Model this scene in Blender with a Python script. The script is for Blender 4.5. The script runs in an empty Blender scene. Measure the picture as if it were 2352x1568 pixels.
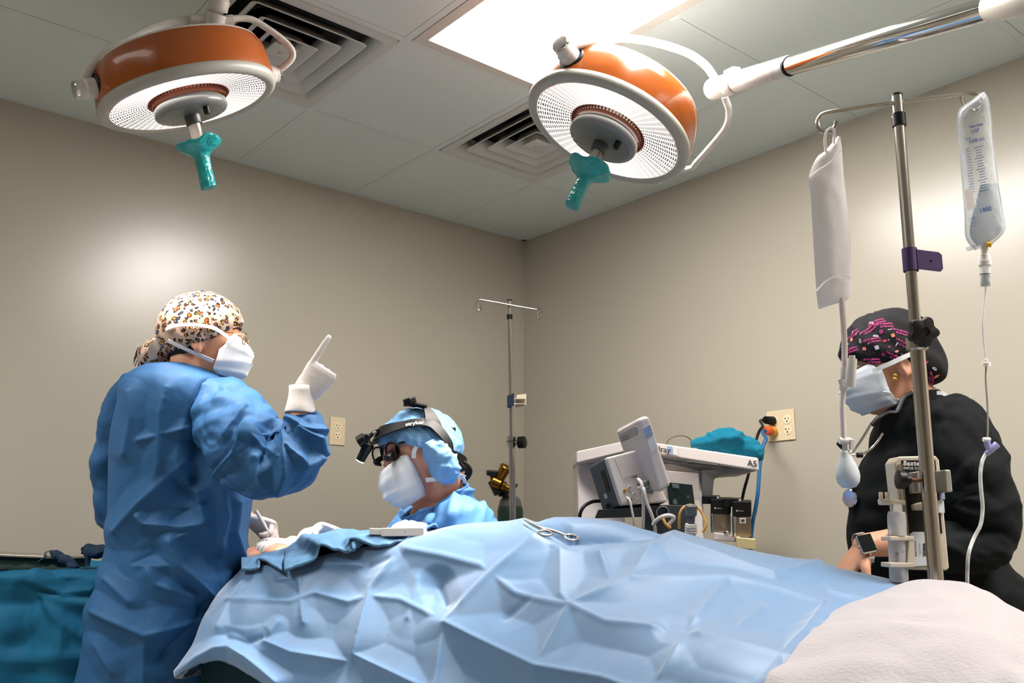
import bpy, bmesh, math, random
from mathutils import Vector, Matrix, noise
from math import sin, cos, pi, radians, sqrt, atan2, exp

# ------------------------------------------------------------------ camera, world, light, exposure
S = bpy.context.scene
COL = S.collection
H = 2.44                                   # ceiling height
FPX = 2100.0
def _cam():
    yaw, pitch, roll = radians(39.91), radians(12.19), radians(0.24)
    f = Vector((sin(yaw)*cos(pitch), cos(yaw)*cos(pitch), sin(pitch)))
    r0 = Vector((cos(yaw), -sin(yaw), 0)); u0 = r0.cross(f)
    return r0*cos(roll)+u0*sin(roll), u0*cos(roll)-r0*sin(roll), f
CR, CU, CF = _cam()
CP = Vector((-2.913, -3.389, H-1.489))
cam = bpy.data.cameras.new('camera'); cam.lens = 36.0*FPX/2352; cam.sensor_width = 36; cam.clip_start = 0.05
cam_o = bpy.data.objects.new('camera', cam); COL.objects.link(cam_o)
cam_o.matrix_world = Matrix(((CR.x, CU.x, -CF.x, CP.x), (CR.y, CU.y, -CF.y, CP.y), (CR.z, CU.z, -CF.z, CP.z), (0, 0, 0, 1)))
S.camera = cam_o
cam.dof.use_dof = False
w = bpy.data.worlds.new('world'); S.world = w; w.use_nodes = True
w.node_tree.nodes['Background'].inputs[0].default_value = (.55, .62, .68, 1)
w.node_tree.nodes['Background'].inputs[1].default_value = 0.05
S.view_settings.view_transform = 'Standard'; S.view_settings.look = 'None'
S.view_settings.gamma = 1.0; S.view_settings.use_curve_mapping = False
S.view_settings.exposure = 0.18
S.cycles.use_denoising = True
S.cycles.max_bounces = 8; S.cycles.diffuse_bounces = 5; S.cycles.glossy_bounces = 4
S.cycles.transmission_bounces = 8; S.cycles.transparent_max_bounces = 16
S.cycles.caustics_reflective = False; S.cycles.caustics_refractive = False
S.cycles.sample_clamp_indirect = 6.0
TROFFER_POWER = 38.0                        # emission of the ceiling fixture's diffuser
SIDE_FILL_POWER = 30.0                           # watts of an added, unseen fill fixture on the standing person's side
NEAR_FILL_POWER = 52.0                           # watts of an unseen fixture added near the camera to brighten the wall
LENS_POWER = 1.6
BEAM_POWER = 4.0

def P(px, py, d):                          # a photo pixel at a given distance along the view axis
    return CP + d*(CF + CR*((px-1176)/FPX) - CU*((py-784)/FPX))
def PX(v):
    q = v-CP; z = q.dot(CF)
    return 1176+FPX*q.dot(CR)/z, 784-FPX*q.dot(CU)/z, z
def M(px, d): return px*d/FPX              # pixels to metres at a distance
FH = Vector((CF.x, CF.y, 0)).normalized(); RH = Vector((CR.x, CR.y, 0)).normalized(); Z = Vector((0, 0, 1))

# ------------------------------------------------------------------ helpers
ROOT = {}
def tag(o, label=None, cat=None, group=None, kind=None):
    if label: o['label'] = label
    if cat: o['category'] = cat
    if group: o['group'] = group
    if kind: o['kind'] = kind
    return o
def thing(name, loc, label, cat, group=None):
    o = bpy.data.objects.new(name, None); COL.objects.link(o); o.location = loc; o.empty_display_size = .05
    ROOT[o.name] = Vector(loc)
    return tag(o, label, cat, group)
def fr(z, x=None):                         # orthonormal frame with given z (and x hint): 3 columns
    z = Vector(z).normalized(); x = Vector(x) if x is not None else (Vector((1, 0, 0)) if abs(z.x) < .9 else Vector((0, 1, 0)))
    x = (x-z*x.dot(z)).normalized(); y = z.cross(x)
    return x, y, z
def catmull(pts, n):
    pts = [Vector(p) for p in pts]; out = []
    if len(pts) < 3:
        return [pts[0].lerp(pts[-1], i/n) for i in range(n+1)]
    e = [pts[0]*2-pts[1]]+pts+[pts[-1]*2-pts[-2]]
    for i in range(1, len(e)-2):
        a, b, c, d = e[i-1:i+3]
        for k in range(n):
            t = k/n
            out.append(.5*((2*b)+(c-a)*t+(2*a-5*b+4*c-d)*t*t+(3*b-a-3*c+d)*t*t*t))
    out.append(pts[-1]); return out
def cat1(vals, n):
    return [v.x for v in catmull([(v, 0, 0) for v in vals], n)]

class MB:
    def __init__(s): s.v = []; s.f = []; s.m = []; s.mi = 0
    def face(s, *i): s.f.append(i); s.m.append(s.mi)
    def add(s, p): s.v.append(Vector(p)); return len(s.v)-1
    def box(s, c, size, fm=None, taper=1.0):
        c = Vector(c); X, Y, Zz = fm or (Vector((1, 0, 0)), Vector((0, 1, 0)), Vector((0, 0, 1)))
        b = len(s.v)
        for k in (-1, 1):
            t = 1.0 if k < 0 else taper
            for x, y in ((-1, -1), (1, -1), (1, 1), (-1, 1)):
                s.v.append(c+X*(x*size[0]/2*t)+Y*(y*size[1]/2*t)+Zz*(k*size[2]/2))
        for q in ((3, 2, 1, 0), (4, 5, 6, 7), (0, 1, 5, 4), (1, 2, 6, 5), (2, 3, 7, 6), (3, 0, 4, 7)): s.face(*[b+i for i in q])
    def rings(s, rings, closed=True, cap0=True, cap1=True, loop=False):
        n = len(rings[0]); b = len(s.v)
        for r in rings: s.v.extend(Vector(p) for p in r)
        m = len(rings)
        for i in range(m if loop else m-1):
            j = (i+1) % m
            for k in range(n if closed else n-1):
                l = (k+1) % n
                s.face(b+i*n+k, b+i*n+l, b+j*n+l, b+j*n+k)
        if closed and not loop:
            if cap0: s.face(*[b+k for k in range(n)][::-1])
            if cap1: s.face(*[b+(m-1)*n+k for k in range(n)])
    def tube(s, pts, r, n=10, sub=0, flat=None, caps=True, up=None, loop=False):
        if sub:
            if isinstance(r, (list, tuple)): r = cat1(r, sub)
            pts = catmull(pts, sub)
        pts = [Vector(p) for p in pts]; L = len(pts)
        if not isinstance(r, (list, tuple)): r = [r]*L
        t0 = (pts[1]-pts[0]).normalized(); x, y, _ = fr(t0, up); R = []
        for i, p in enumerate(pts):
            if loop: t = (pts[(i+1) % L]-pts[i-1]).normalized()
            else: t = (pts[min(i+1, L-1)]-pts[max(i-1, 0)]).normalized()
            x = (x-t*x.dot(t)).normalized(); y = t.cross(x)
            a, c = (r[i], r[i]) if flat is None else (r[i], r[i]*flat)
            R.append([p+x*(a*cos(2*pi*k/n))+y*(c*sin(2*pi*k/n)) for k in range(n)])
        s.rings(R, cap0=caps, cap1=caps, loop=loop)
    def lathe(s, prof, o, fm, n=32, wob=None, caps=True):
        X, Y, Zz = fm; o = Vector(o); R = []
        for r, z in prof:
            ring = []
            for k in range(n):
                a = 2*pi*k/n; rr, zz = (r, z) if wob is None else wob(r, z, a)
                ring.append(o+X*(rr*cos(a))+Y*(rr*sin(a))+Zz*zz)
            R.append(ring)
        s.rings(R, cap0=caps, cap1=caps)
    def prism(s, out, h, o, fm):           # outline in the frame's x,y, extruded h along z
        X, Y, Zz = fm; o = Vector(o)
        a = [o+X*x+Y*y for x, y in out]
        s.rings([a, [p+Zz*h for p in a]])
    def grid(s, rows):
        n = len(rows[0]); b = len(s.v)
        for r in rows: s.v.extend(Vector(p) for p in r)
        for i in range(len(rows)-1):
            for k in range(n-1): s.face(b+i*n+k, b+i*n+k+1, b+(i+1)*n+k+1, b+(i+1)*n+k)
    def ball(s, c, r, fm=None, n=16, m=10):
        X, Y, Zz = fm or (Vector((1, 0, 0)), Vector((0, 1, 0)), Vector((0, 0, 1)))
        if not isinstance(r, (tuple, list)): r = (r, r, r)
        c = Vector(c); R = []
        for i in range(m+1):
            e = -pi/2+pi*i/m; e = max(min(e, pi/2-.05), -pi/2+.05)
            R.append([c+X*(r[0]*cos(e)*cos(2*pi*k/n))+Y*(r[1]*cos(e)*sin(2*pi*k/n))+Zz*(r[2]*sin(e)) for k in range(n)])
        s.rings(R)
    def text(s, txt, size, fn, depth=0.0006, align='CENTER', bold=0, shear=0, spacing=1.0):
        """lettering as flat mesh; fn maps font (x, y) and height to a world point"""
        cu = bpy.data.curves.new('t', 'FONT'); cu.body = txt; cu.size = size; cu.align_x = align; cu.align_y = 'CENTER'
        cu.offset = bold; cu.shear = shear; cu.space_character = spacing; cu.resolution_u = 3
        ob = bpy.data.objects.new('t', cu); COL.objects.link(ob)
        dg = bpy.context.evaluated_depsgraph_get(); me = ob.evaluated_get(dg).to_mesh()
        b = len(s.v)
        for v in me.vertices: s.v.append(fn(v.co.x, v.co.y, depth))
        for p in me.polygons: s.face(*[b+i for i in p.vertices])
        ob.evaluated_get(dg).to_mesh_clear(); bpy.data.objects.remove(ob); bpy.data.curves.remove(cu)
    def build(s, name, mats, parent=None, smooth=35, bevel=0, seg=2, solid=0, sub=0, remesh=0, sm_iter=0, recalc=True, loc=None):
        if not isinstance(mats, (list, tuple)): mats = [mats]
        if parent is None:
            if loc is None:
                xs = [v.x for v in s.v]; ys = [v.y for v in s.v]; zs = [v.z for v in s.v]
                loc = Vector(((min(xs)+max(xs))/2, (min(ys)+max(ys))/2, min(zs)))
            org = Vector(loc)
        else: org = ROOT[parent.name]
        me = bpy.data.meshes.new(name)
        me.from_pydata([tuple(v-org) for v in s.v], [], s.f)
        for m in mats: me.materials.append(m)
        me.polygons.foreach_set('material_index', s.m); me.validate()
        if recalc:
            bm = bmesh.new(); bm.from_mesh(me); bmesh.ops.recalc_face_normals(bm, faces=bm.faces); bm.to_mesh(me); bm.free()
        if smooth:
            me.polygons.foreach_set('use_smooth', [True]*len(me.polygons))
            if smooth < 180: me.set_sharp_from_angle(angle=radians(smooth))
        me.update()
        o = bpy.data.objects.new(name, me); COL.objects.link(o)
        if parent is None: o.location = org
        else: o.parent = parent
        ROOT[o.name] = org
        if remesh:
            md = o.modifiers.new('join', 'REMESH'); md.mode = 'VOXEL'; md.voxel_size = remesh; md.use_smooth_shade = True
            if sm_iter: sm = o.modifiers.new('soft', 'SMOOTH'); sm.iterations = sm_iter; sm.factor = .5
        if solid: md = o.modifiers.new('thick', 'SOLIDIFY'); md.thickness = solid; md.offset = 0
        if bevel:
            md = o.modifiers.new('edge', 'BEVEL'); md.width = bevel; md.segments = seg; md.limit_method = 'ANGLE'; md.angle_limit = radians(40)
            md.harden_normals = True
        if sub: md = o.modifiers.new('sub', 'SUBSURF'); md.levels = sub; md.render_levels = sub
        return o

def lin(c):
    def f(x):
        x /= 255
        return x/12.92 if x <= .04045 else ((x+.055)/1.055)**2.4
    return (f(c[0]), f(c[1]), f(c[2]), 1)
MATS = {}
def mat(name, col=(200, 200, 200), rough=.5, metal=0, spec=.5, bump=None, trans=0, ior=1.45, alpha=1, sss=0, emit=None, coat=0, sheen=0, vary=0):
    if name in MATS: return MATS[name]
    m = bpy.data.materials.new(name); m.use_nodes = True; nt = m.node_tree; b = nt.nodes['Principled BSDF']; I = b.inputs
    I['Base Color'].default_value = lin(col); I['Roughness'].default_value = rough; I['Metallic'].default_value = metal
    I['Specular IOR Level'].default_value = spec; I['IOR'].default_value = ior; I['Transmission Weight'].default_value = trans
    I['Alpha'].default_value = alpha; I['Coat Weight'].default_value = coat; I['Sheen Weight'].default_value = sheen
    if sss: I['Subsurface Weight'].default_value = sss; I['Subsurface Radius'].default_value = (1, .35, .2); I['Subsurface Scale'].default_value = .006
    if emit: I['Emission Color'].default_value = lin(emit[0]); I['Emission Strength'].default_value = emit[1]
    tc = nt.nodes.new('ShaderNodeTexCoord')
    if vary:
        n = nt.nodes.new('ShaderNodeTexNoise'); n.inputs['Scale'].default_value = vary[0]; n.inputs['Detail'].default_value = 4
        nt.links.new(tc.outputs['Object'], n.inputs['Vector'])
        mx = nt.nodes.new('ShaderNodeMix'); mx.data_type = 'RGBA'
        mx.inputs[6].default_value = lin(col); mx.inputs[7].default_value = lin(vary[1])
        rp = nt.nodes.new('ShaderNodeMapRange'); rp.inputs[1].default_value = .4; rp.inputs[2].default_value = .7
        nt.links.new(n.outputs['Fac'], rp.inputs[0]); nt.links.new(rp.outputs[0], mx.inputs[0]); nt.links.new(mx.outputs[2], I['Base Color'])
    if bump:                               # (scale, strength, distance)
        n = nt.nodes.new('ShaderNodeTexNoise'); n.inputs['Scale'].default_value = bump[0]; n.inputs['Detail'].default_value = 3
        nt.links.new(tc.outputs['Object'], n.inputs['Vector'])
        bp = nt.nodes.new('ShaderNodeBump'); bp.inputs['Strength'].default_value = bump[1]; bp.inputs['Distance'].default_value = bump[2]
        nt.links.new(n.outputs['Fac'], bp.inputs['Height']); nt.links.new(bp.outputs[0], I['Normal'])
    MATS[name] = m; return m

white = mat('white_plastic', (226, 221, 216), .35)
chrome = mat('chrome', (215, 212, 208), .12, 1)
steel = mat('brushed_steel', (190, 182, 172), .28, 1)
black = mat('black_plastic', (9, 10, 11), .42, spec=.3)
# ------------------------------------------------------------------ the room
TX, TY, A0, B0 = .535, .6096, .617, .463     # ceiling module and its offset from the two walls
XW, YW = -4.9, -5.4
def struct(mb, name, m, **k):
    o = mb.build(name, m, loc=(0, 0, 0), **k); o['kind'] = 'structure'; return o
wall_m = mat('wall_paint', (178, 172, 157), .28, spec=.75, bump=(90, .05, .002))
ceil_m = mat('ceiling_tile', (214, 224, 224), .9, spec=.2, bump=(260, .25, .002), vary=(300, (204, 214, 214)))
tbar_m = mat('ceiling_bar', (208, 217, 217), .8, spec=.2)
floor_m = mat('floor_vinyl', (150, 146, 140), .35, vary=(6, (138, 134, 128)))
void_m = mat('plenum', (18, 20, 21), .9)
def plane(name, q, m):
    b = MB(); i = [b.add(p) for p in q]; b.face(*i); return struct(b, name, m, smooth=0, recalc=False)
plane('wall_left', [(XW, 0, 0), (0, 0, 0), (0, 0, H+.3), (XW, 0, H+.3)], wall_m)
plane('wall_right', [(0, 0, 0), (0, YW, 0), (0, YW, H+.3), (0, 0, H+.3)], wall_m)
plane('wall_back', [(0, YW, 0), (XW, YW, 0), (XW, YW, H+.3), (0, YW, H+.3)], wall_m)
plane('wall_front', [(XW, YW, 0), (XW, 0, 0), (XW, 0, H+.3), (XW, YW, H+.3)], wall_m)
plane('floor', [(XW, YW, 0), (0, YW, 0), (0, 0, 0), (XW, 0, 0)], floor_m)
for nm, q in (('baseboard_left', ((XW, -.006, .05), (0, -.006, .05))), ('baseboard_right', ((-.006, YW, .05), (-.006, 0, .05)))):
    b = MB(); a, c = Vector(q[0]), Vector(q[1]); d = (c-a)
    b.box((a+c)/2, (abs(d.x)+.012, abs(d.y)+.012, .1)); struct(b, nm, mat('base_vinyl', (70, 66, 62), .5))
nx = [-B0-n*TX for n in range(-1, 9)]; nx[0] = 0.0
ny = [-A0-k*TY for k in range(-1, 9)]; ny[0] = 0.0
xs = [0.0]+[-B0-n*TX for n in range(0, 9)]; ys = [0.0]+[-A0-k*TY for k in range(0, 8)]
xs[-1] = XW; ys[-1] = YW
BARW = .024
open_cells = set()
def cell(n, k): return (xs[n], xs[n+1], ys[k], ys[k+1])
VENT1, VENT2 = (3, 1), (1, 1)                # cell indices: the two diffusers
for c in (VENT1, VENT2): open_cells.add(c)
TROFF = [(2, 2), (2, 3)]; FILL_SIDE = [(6, 1), (6, 2)]; FILL_NEAR = [(1, 5), (1, 6)]  # the latter pairs are added fill fixtures, out of view
for c in TROFF+FILL_SIDE+FILL_NEAR: open_cells.add(c)
b = MB(); g = MB()
for n in range(len(xs)-1):
    for k in range(len(ys)-1):
        if (n, k) in open_cells: continue
        x1, x0, y1, y0 = cell(n, k)
        m_ = BARW/2+.0012
        b.box(((x0+x1)/2, (y0+y1)/2, H+.010), (abs(x1-x0)-2*m_, abs(y1-y0)-2*m_, .014))
struct(b, 'ceiling', ceil_m, smooth=0)
for i, x in enumerate(xs[1:-1], 1):
    for k in range(len(ys)-1):
        if {(i-1, k), (i, k)} <= set(TROFF) or {(i-1, k), (i, k)} <= set(FILL_SIDE) or {(i-1, k), (i, k)} <= set(FILL_NEAR): continue
        g.box((x, (ys[k]+ys[k+1])/2, H+.006), (BARW, abs(ys[k+1]-ys[k])-BARW, .008))
for k, y in enumerate(ys[1:-1], 1):
    for n in range(len(xs)-1):
        if {(n, k-1), (n, k)} <= set(TROFF) or {(n, k-1), (n, k)} <= set(FILL_SIDE) or {(n, k-1), (n, k)} <= set(FILL_NEAR): continue
        g.box(((xs[n]+xs[n+1])/2, y, H+.006), (abs(xs[n+1]-xs[n])+.0, BARW, .008))
struct(g, 'trim_1', tbar_m, smooth=0)
for nm, c, sz in (('trim_2', (XW/2, -.011, H+.004), (-XW, .022, .006)), ('trim_3', (-.011, YW/2, H+.004), (.022, -YW, .006))):
    b = MB(); b.box(c, sz); struct(b, nm, tbar_m, smooth=0)
plane('ceiling_plenum', [(XW, YW, H+.3), (0, YW, H+.3), (0, 0, H+.3), (XW, 0, H+.3)], void_m)

# ceiling light fixtures: the seen one, others added out of view as fill
diff_m = bpy.data.materials.new('lit_diffuser'); diff_m.use_nodes = True
def emis(m, col, st):
    nt = m.node_tree; nt.nodes.remove(nt.nodes['Principled BSDF']); e = nt.nodes.new('ShaderNodeEmission')
    e.inputs[0].default_value = col; e.inputs[1].default_value = st
    nt.links.new(e.outputs[0], nt.nodes['Material Output'].inputs[0]); return e
LAMP = (1, .95, .90, 1)
emis(diff_m, LAMP, TROFFER_POWER)
fill_side_m = bpy.data.materials.new('fill_diffuser_side'); fill_side_m.use_nodes = True; emis(fill_side_m, LAMP, 3.0)
fill_near_m = bpy.data.materials.new('fill_diffuser_near'); fill_near_m.use_nodes = True; emis(fill_near_m, LAMP, 3.0)
frame_m = mat('fixture_frame', (200, 196, 190), .45)
def troffer(cells, m, label, watts=0):
    x1 = xs[cells[0][0]]; x0 = xs[cells[0][0]+1]; y1 = ys[cells[0][1]]; y0 = ys[cells[-1][1]+1]
    cx, cy = (x0+x1)/2, (y0+y1)/2; wx, wy = x1-x0-.028, y1-y0-.028
    t = thing('ceiling_light', (cx, cy, H+.0), label, 'ceiling light')
    fw = .036; f = MB()
    for s in (-1, 1):
        f.box((cx+s*(wx-fw)/2, cy, H+.006), (fw, wy, .012)); f.box((cx, cy+s*(wy-fw)/2, H+.006), (wx-2*fw, fw, .012))
    f.box((cx, cy, H+.09), (wx, wy, .01))
    f.build('frame', frame_m, t, smooth=0)
    d = MB(); d.box((cx, cy, H+.009), (wx-2*fw, wy-2*fw, .006)); d.build('diffuser', m, t, smooth=0)
    if watts:                              # added fill lamp, spread narrowed to keep the upper walls dark
        l = bpy.data.lights.new('fill_lamp', 'AREA'); l.shape = 'RECTANGLE'; l.size = wx-2*fw; l.size_y = wy-2*fw; l.energy = watts; l.color = LAMP[:3]; l.spread = radians(125)
        lo = bpy.data.objects.new('fill_lamp', l); COL.objects.link(lo); lo.location = (cx, cy, H+.003)
troffer(TROFF, diff_m, 'large glowing rectangular ceiling light panel above the operating table')
troffer(FILL_SIDE, fill_side_m, 'added unseen ceiling fill light panel beyond the lamp with the white post', SIDE_FILL_POWER)
troffer(FILL_NEAR, fill_near_m, 'added unseen ceiling fill light panel over the near side of the room', NEAR_FILL_POWER)

# square air diffusers
vent_m = mat('vent_metal', (198, 200, 198), .5)
def vent(c, label):
    x1, x0, y1, y0 = cell(*c); cx, cy = (x0+x1)/2, (y0+y1)/2; sx, sy = (x1-x0)/2-.013, (y1-y0)/2-.013
    t = thing('ceiling_vent', (cx, cy, H), label, 'air vent', 'square ceiling vents')
    def frustum(b, prof, r=0):
        R = []
        for s_, z in prof:
            a, c_ = sx*s_, sy*s_; ring = []; rr = min(a, c_)*.09
            for qx, qy, a0 in ((1, 1, 0), (-1, 1, pi/2), (-1, -1, pi), (1, -1, 3*pi/2)):
                for j in range(4):
                    an = a0+pi/2*j/3
                    ring.append((cx+qx*(a-rr)+rr*cos(an), cy+qy*(c_-rr)+rr*sin(an), H+z))
            R.append(ring)
        b.rings(R, cap0=False, cap1=False)
    b = MB(); frustum(b, [(1, .012), (1, -.002), (.9, -.003), (.86, .004), (.80, .03), (.79, .06)]); b.build('frame', vent_m, t, smooth=50, solid=.002)
    for s_ in (.74, .53, .33):
        b = MB(); frustum(b, [(s_, -.004), (s_-.02, -.004), (s_-.13, .024), (s_-.17, .045)]); b.build('louver', vent_m, t, smooth=50, solid=.002)
    b = MB(); frustum(b, [(.16, -.004), (.15, -.006), (.02, -.006), (.001, -.006)]); frustum(b, [(.16, -.004), (.1, .02), (.08, .045)])
    b.build('center_plate', vent_m, t, smooth=50)
    b = MB(); b.lathe([(.0, -.009), (.006, -.009), (.007, -.006)], (cx, cy, H), fr(Z), 12); b.build('screw', steel, t)
    b = MB(); b.box((cx, cy, H+.075), (2*sx*.8, 2*sy*.8, .004)); b.lathe([(sx*.5, .0), (sx*.5, .10)], (cx, cy, H+.073), fr(Z), 28)
    b.build('duct', void_m, t)
vent(VENT1, 'square louvered ceiling vent beside the surgical lamp with the steeper white yoke')
vent(VENT2, 'square louvered ceiling vent half hidden by the orange lamp with the chrome arm')
# ------------------------------------------------------------------ surgical lamps
orange_m = mat('orange_enamel', (154, 76, 16), .22, coat=.4)
def dent_bump(m):
    nt = m.node_tree; tc = nt.nodes['Texture Coordinate']; n = nt.nodes.new('ShaderNodeTexNoise'); n.inputs['Scale'].default_value = 9; n.inputs['Detail'].default_value = 1
    nt.links.new(tc.outputs['Object'], n.inputs['Vector']); bp = nt.nodes.new('ShaderNodeBump'); bp.inputs['Strength'].default_value = .5; bp.inputs['Distance'].default_value = .012
    nt.links.new(n.outputs['Fac'], bp.inputs['Height']); nt.links.new(bp.outputs[0], nt.nodes['Principled BSDF'].inputs['Normal'])
dent_bump(orange_m)
rim_m = mat('lamp_rim_grey', (168, 166, 158), .4)
hubm = mat('lamp_hub_grey', (120, 122, 122), .25)
yoke_m = mat('yoke_enamel', (218, 212, 206), .35, vary=(60, (205, 198, 190)))
copper = mat('copper_ring', (132, 72, 54), .5, .3)
teal = mat('teal_plastic_cover', (18, 150, 152), .22, spec=.7, bump=(70, .6, .01))
def lens_mat():
    m = bpy.data.materials.new('lit_prism_lens'); m.use_nodes = True; nt = m.node_tree; N = nt.nodes; L = nt.links
    e = emis(m, (1, .9, .83, 1), 1)
    uv = N.new('ShaderNodeUVMap'); uv.uv_map = 'polar'; sp = N.new('ShaderNodeSeparateXYZ'); L.new(uv.outputs[0], sp.inputs[0])
    def math_(op, a, b=None, v=None):
        n = N.new('ShaderNodeMath'); n.operation = op
        if hasattr(a, 'links'): L.new(a, n.inputs[0])
        else: n.inputs[0].default_value = a
        if b is not None:
            if hasattr(b, 'links'): L.new(b, n.inputs[1])
            else: n.inputs[1].default_value = b
        return n.outputs[0]
    u, v = sp.outputs[0], sp.outputs[1]
    fu = math_('FRACT', math_('MULTIPLY', u, 56)); fv = math_('FRACT', math_('MULTIPLY', v, 15))
    inu = math_('LESS_THAN', math_('ABSOLUTE', math_('SUBTRACT', fu, .5)), .36); inv = math_('LESS_THAN', math_('ABSOLUTE', math_('SUBTRACT', fv, .5)), .34)
    cellm = math_('MULTIPLY', inu, inv)
    sect = math_('ADD', .5, math_('MULTIPLY', math_('SINE', math_('ADD', math_('MULTIPLY', u, 2*pi*2), .9)), .5))
    nz = N.new('ShaderNodeTexNoise'); nz.inputs['Scale'].default_value = 60; L.new(uv.outputs[0], nz.inputs['Vector'])
    dk = math_('MULTIPLY', cellm, math_('ADD', .42, math_('MULTIPLY', sect, math_('ADD', .15, nz.outputs[0]))))
    st = math_('MULTIPLY', math_('SUBTRACT', 1.0, math_('MULTIPLY', dk, .85)), LENS_POWER)
    L.new(st, e.inputs[1]); return m
lens_m = lens_mat()
def uv_polar(o, turns):
    me = o.data; uv = me.uv_layers.new(name='polar')
    for lp in me.loops:
        uv.data[lp.index].uv = turns[lp.index]
def surgical_lamp(cx, cy, d, theta, ratio, RAD, label, yoke_px, bosses, hubpx, cover_label, wob_seed):
    c = P(cx, cy, d); view = (c-CP).normalized()
    vr = (CR-view*CR.dot(view)).normalized(); vu = (CU-view*CU.dot(view)).normalized()
    th = radians(theta); maj = vr*cos(th)-vu*sin(th); mnr = -vr*sin(th)-vu*cos(th)
    n = (mnr*sqrt(1-ratio*ratio)-view*ratio).normalized(); e1 = maj; e2 = n.cross(e1)
    t = thing('surgical_lamp', c, label, 'surgical lamp'); F3 = (e1, e2, n)
    eb = e2 if e2.dot(mnr) > 0 else -e2
    R_ = RAD
    b = MB(); b.lathe([(R_*.93, -.008), (R_*.985, -.012), (R_*.99, -.03), (R_*.97, -.080), (R_*.945, -.104), (R_*.905, -.118)], c, F3, 72, caps=False)
    b.build('housing', orange_m, t, smooth=60)
    b = MB(); b.lathe([(R_*.915, -.115), (R_*.90, -.121), (R_*.8, -.127), (R_*.4, -.134), (.001, -.136)], c, F3, 72, caps=False); b.build('top_cover', yoke_m, t, smooth=60)
    b = MB(); b.lathe([(R_*.865, -.012), (R_*.87, .0), (R_*.9, .008), (R_*.95, .009), (R_*.99, .003), (R_*1.0, -.008), (R_*.99, -.018), (R_*.96, -.02)], c, F3, 72, caps=False)
    b.build('rim', rim_m, t, smooth=80)
    # lens, gently dished, with polar uv
    b = MB(); nr, na = 16, 112; R = []
    for i in range(nr+1):
        q = i/nr; r = R_*(.455+.415*q); R.append([c+e1*(r*cos(2*pi*k/na))+e2*(r*sin(2*pi*k/na))+n*(.004-.012*(1-q)) for k in range(na)])
    b.rings(R, cap0=False, cap1=False)
    o = b.build('lens', lens_m, t, smooth=180, recalc=False)
    me = o.data; uv = me.uv_layers.new(name='polar')
    for p in me.polygons:
        i, k = divmod(p.index, na)
        for li, (q, kk) in zip(p.loop_indices, ((i, k), (i, k+1), (i+1, k+1), (i+1, k))): uv.data[li].uv = (kk/na, q/nr)
    b = MB(); 
    for k in range(64):
        a = 2*pi*k/64; dr = e1*cos(a)+e2*sin(a); b.box(c+dr*(R_*.435)-n*.011, (R_*.045, .0022, .014), (dr, n.cross(dr), n))
    b.lathe([(R_*.405, -.004), (R_*.405, .004), (R_*.415, .006), (R_*.415, -.004)], c, F3, 48, caps=False)
    b.build('cooling_ring', copper, t)
    hb = c+n*.012
    b = MB(); b.lathe([(R_*.37, -.008), (R_*.405, .0), (R_*.41, .016), (R_*.395, .022), (R_*.34, .025), (.001, .028)], hb, F3, 56, caps=False)
    b.build('center_hub', hubm, t, smooth=50)
    b = MB()
    for a in (3.6, 3.95): b.lathe([(.0001, .0035), (.003, .003), (.004, 0)], hb+(e1*cos(a)+e2*sin(a))*R_*.35+n*.0235, F3, 10)
    b.build('screw', chrome, t)
    ka = .9
    b = MB(); b.lathe([(.008, 0), (.0085, .02), (.007, .024)], hb+(e1*cos(ka)+e2*sin(ka))*R_*.27+n*.022, F3, 14); b.build('knob', black, t)
    b = MB(); b.lathe([(.021, .024), (.021, .05), (.02, .052)], hb, F3, 24); b.build('socket', mat('dark_grey_socket', (70, 74, 76), .35), t)
    b = MB(); b.lathe([(.016, .05), (.0165, .098), (.0175, .1), (.0175, .105), (.014, .108)], hb, F3, 24); b.build('handle_stem', steel, t)
    b = MB(); b.lathe([(.0172, .097), (.0182, .099), (.0172, .101)], hb, F3, 24, caps=False); b.build('copper_band', copper, t)
    # sterile handle cover, pulled over the stem
    rnd = random.Random(wob_seed); ph = [rnd.uniform(0, 6.28) for _ in range(5)]
    def wob(r, z, a):
        k = max(0, (r-.022)/.045); ww = .0035*sin(3*a+ph[0])+.0030*sin(5*a+ph[1])+.0022*sin(9*a+ph[2])
        return r*(1+.06*k*sin(4*a+ph[3]))+.0006*sin(11*a+z*300), z+k*ww*1.1
    h2 = hb+n*.104
    b = MB(); b.lathe([(.0185, -.002), (.03, .0), (.05, .002), (.060, -.003), (.062, .0), (.058, .006), (.042, .018), (.027, .028), (.021, .034), (.0195, .05), (.0185, .075), (.0195, .1), (.0205, .118), (.019, .122), (.012, .121), (.0005, .119)], h2, F3, 48, wob=wob, caps=False)
    o = b.build('lamp_handle_cover', teal, None, smooth=75, loc=h2); tag(o, cover_label, 'handle cover', 'teal sterile covers on the lamp handles')
    # yoke and its two trunnions
    ends = []
    for ang, ext in bosses:
        dr = e1*cos(ang)+eb*sin(ang); bc = c-n*.055+dr*(R_*.955); Fb = fr(dr, n)
        b = MB(); b.lathe([(.036, -.004), (.037, .004), (.033, .008)], bc, Fb, 28); b.build('gasket', black, t)
        b = MB(); b.lathe([(.027, .004), (.0265, .03), (.0235, .034), (.0235, ext)], bc, Fb, 28); b.build('trunnion', yoke_m, t)
        b = MB(); b.lathe([(.0225, ext-.004), (.0232, ext), (.0232, ext+.006), (.021, ext+.009), (.0005, ext+.013)], bc, Fb, 28); b.build('trunnion_cap', chrome, t)
        ends.append(bc+dr*(ext-.012))
    return t, c, n, e1, e2, ends
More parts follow.
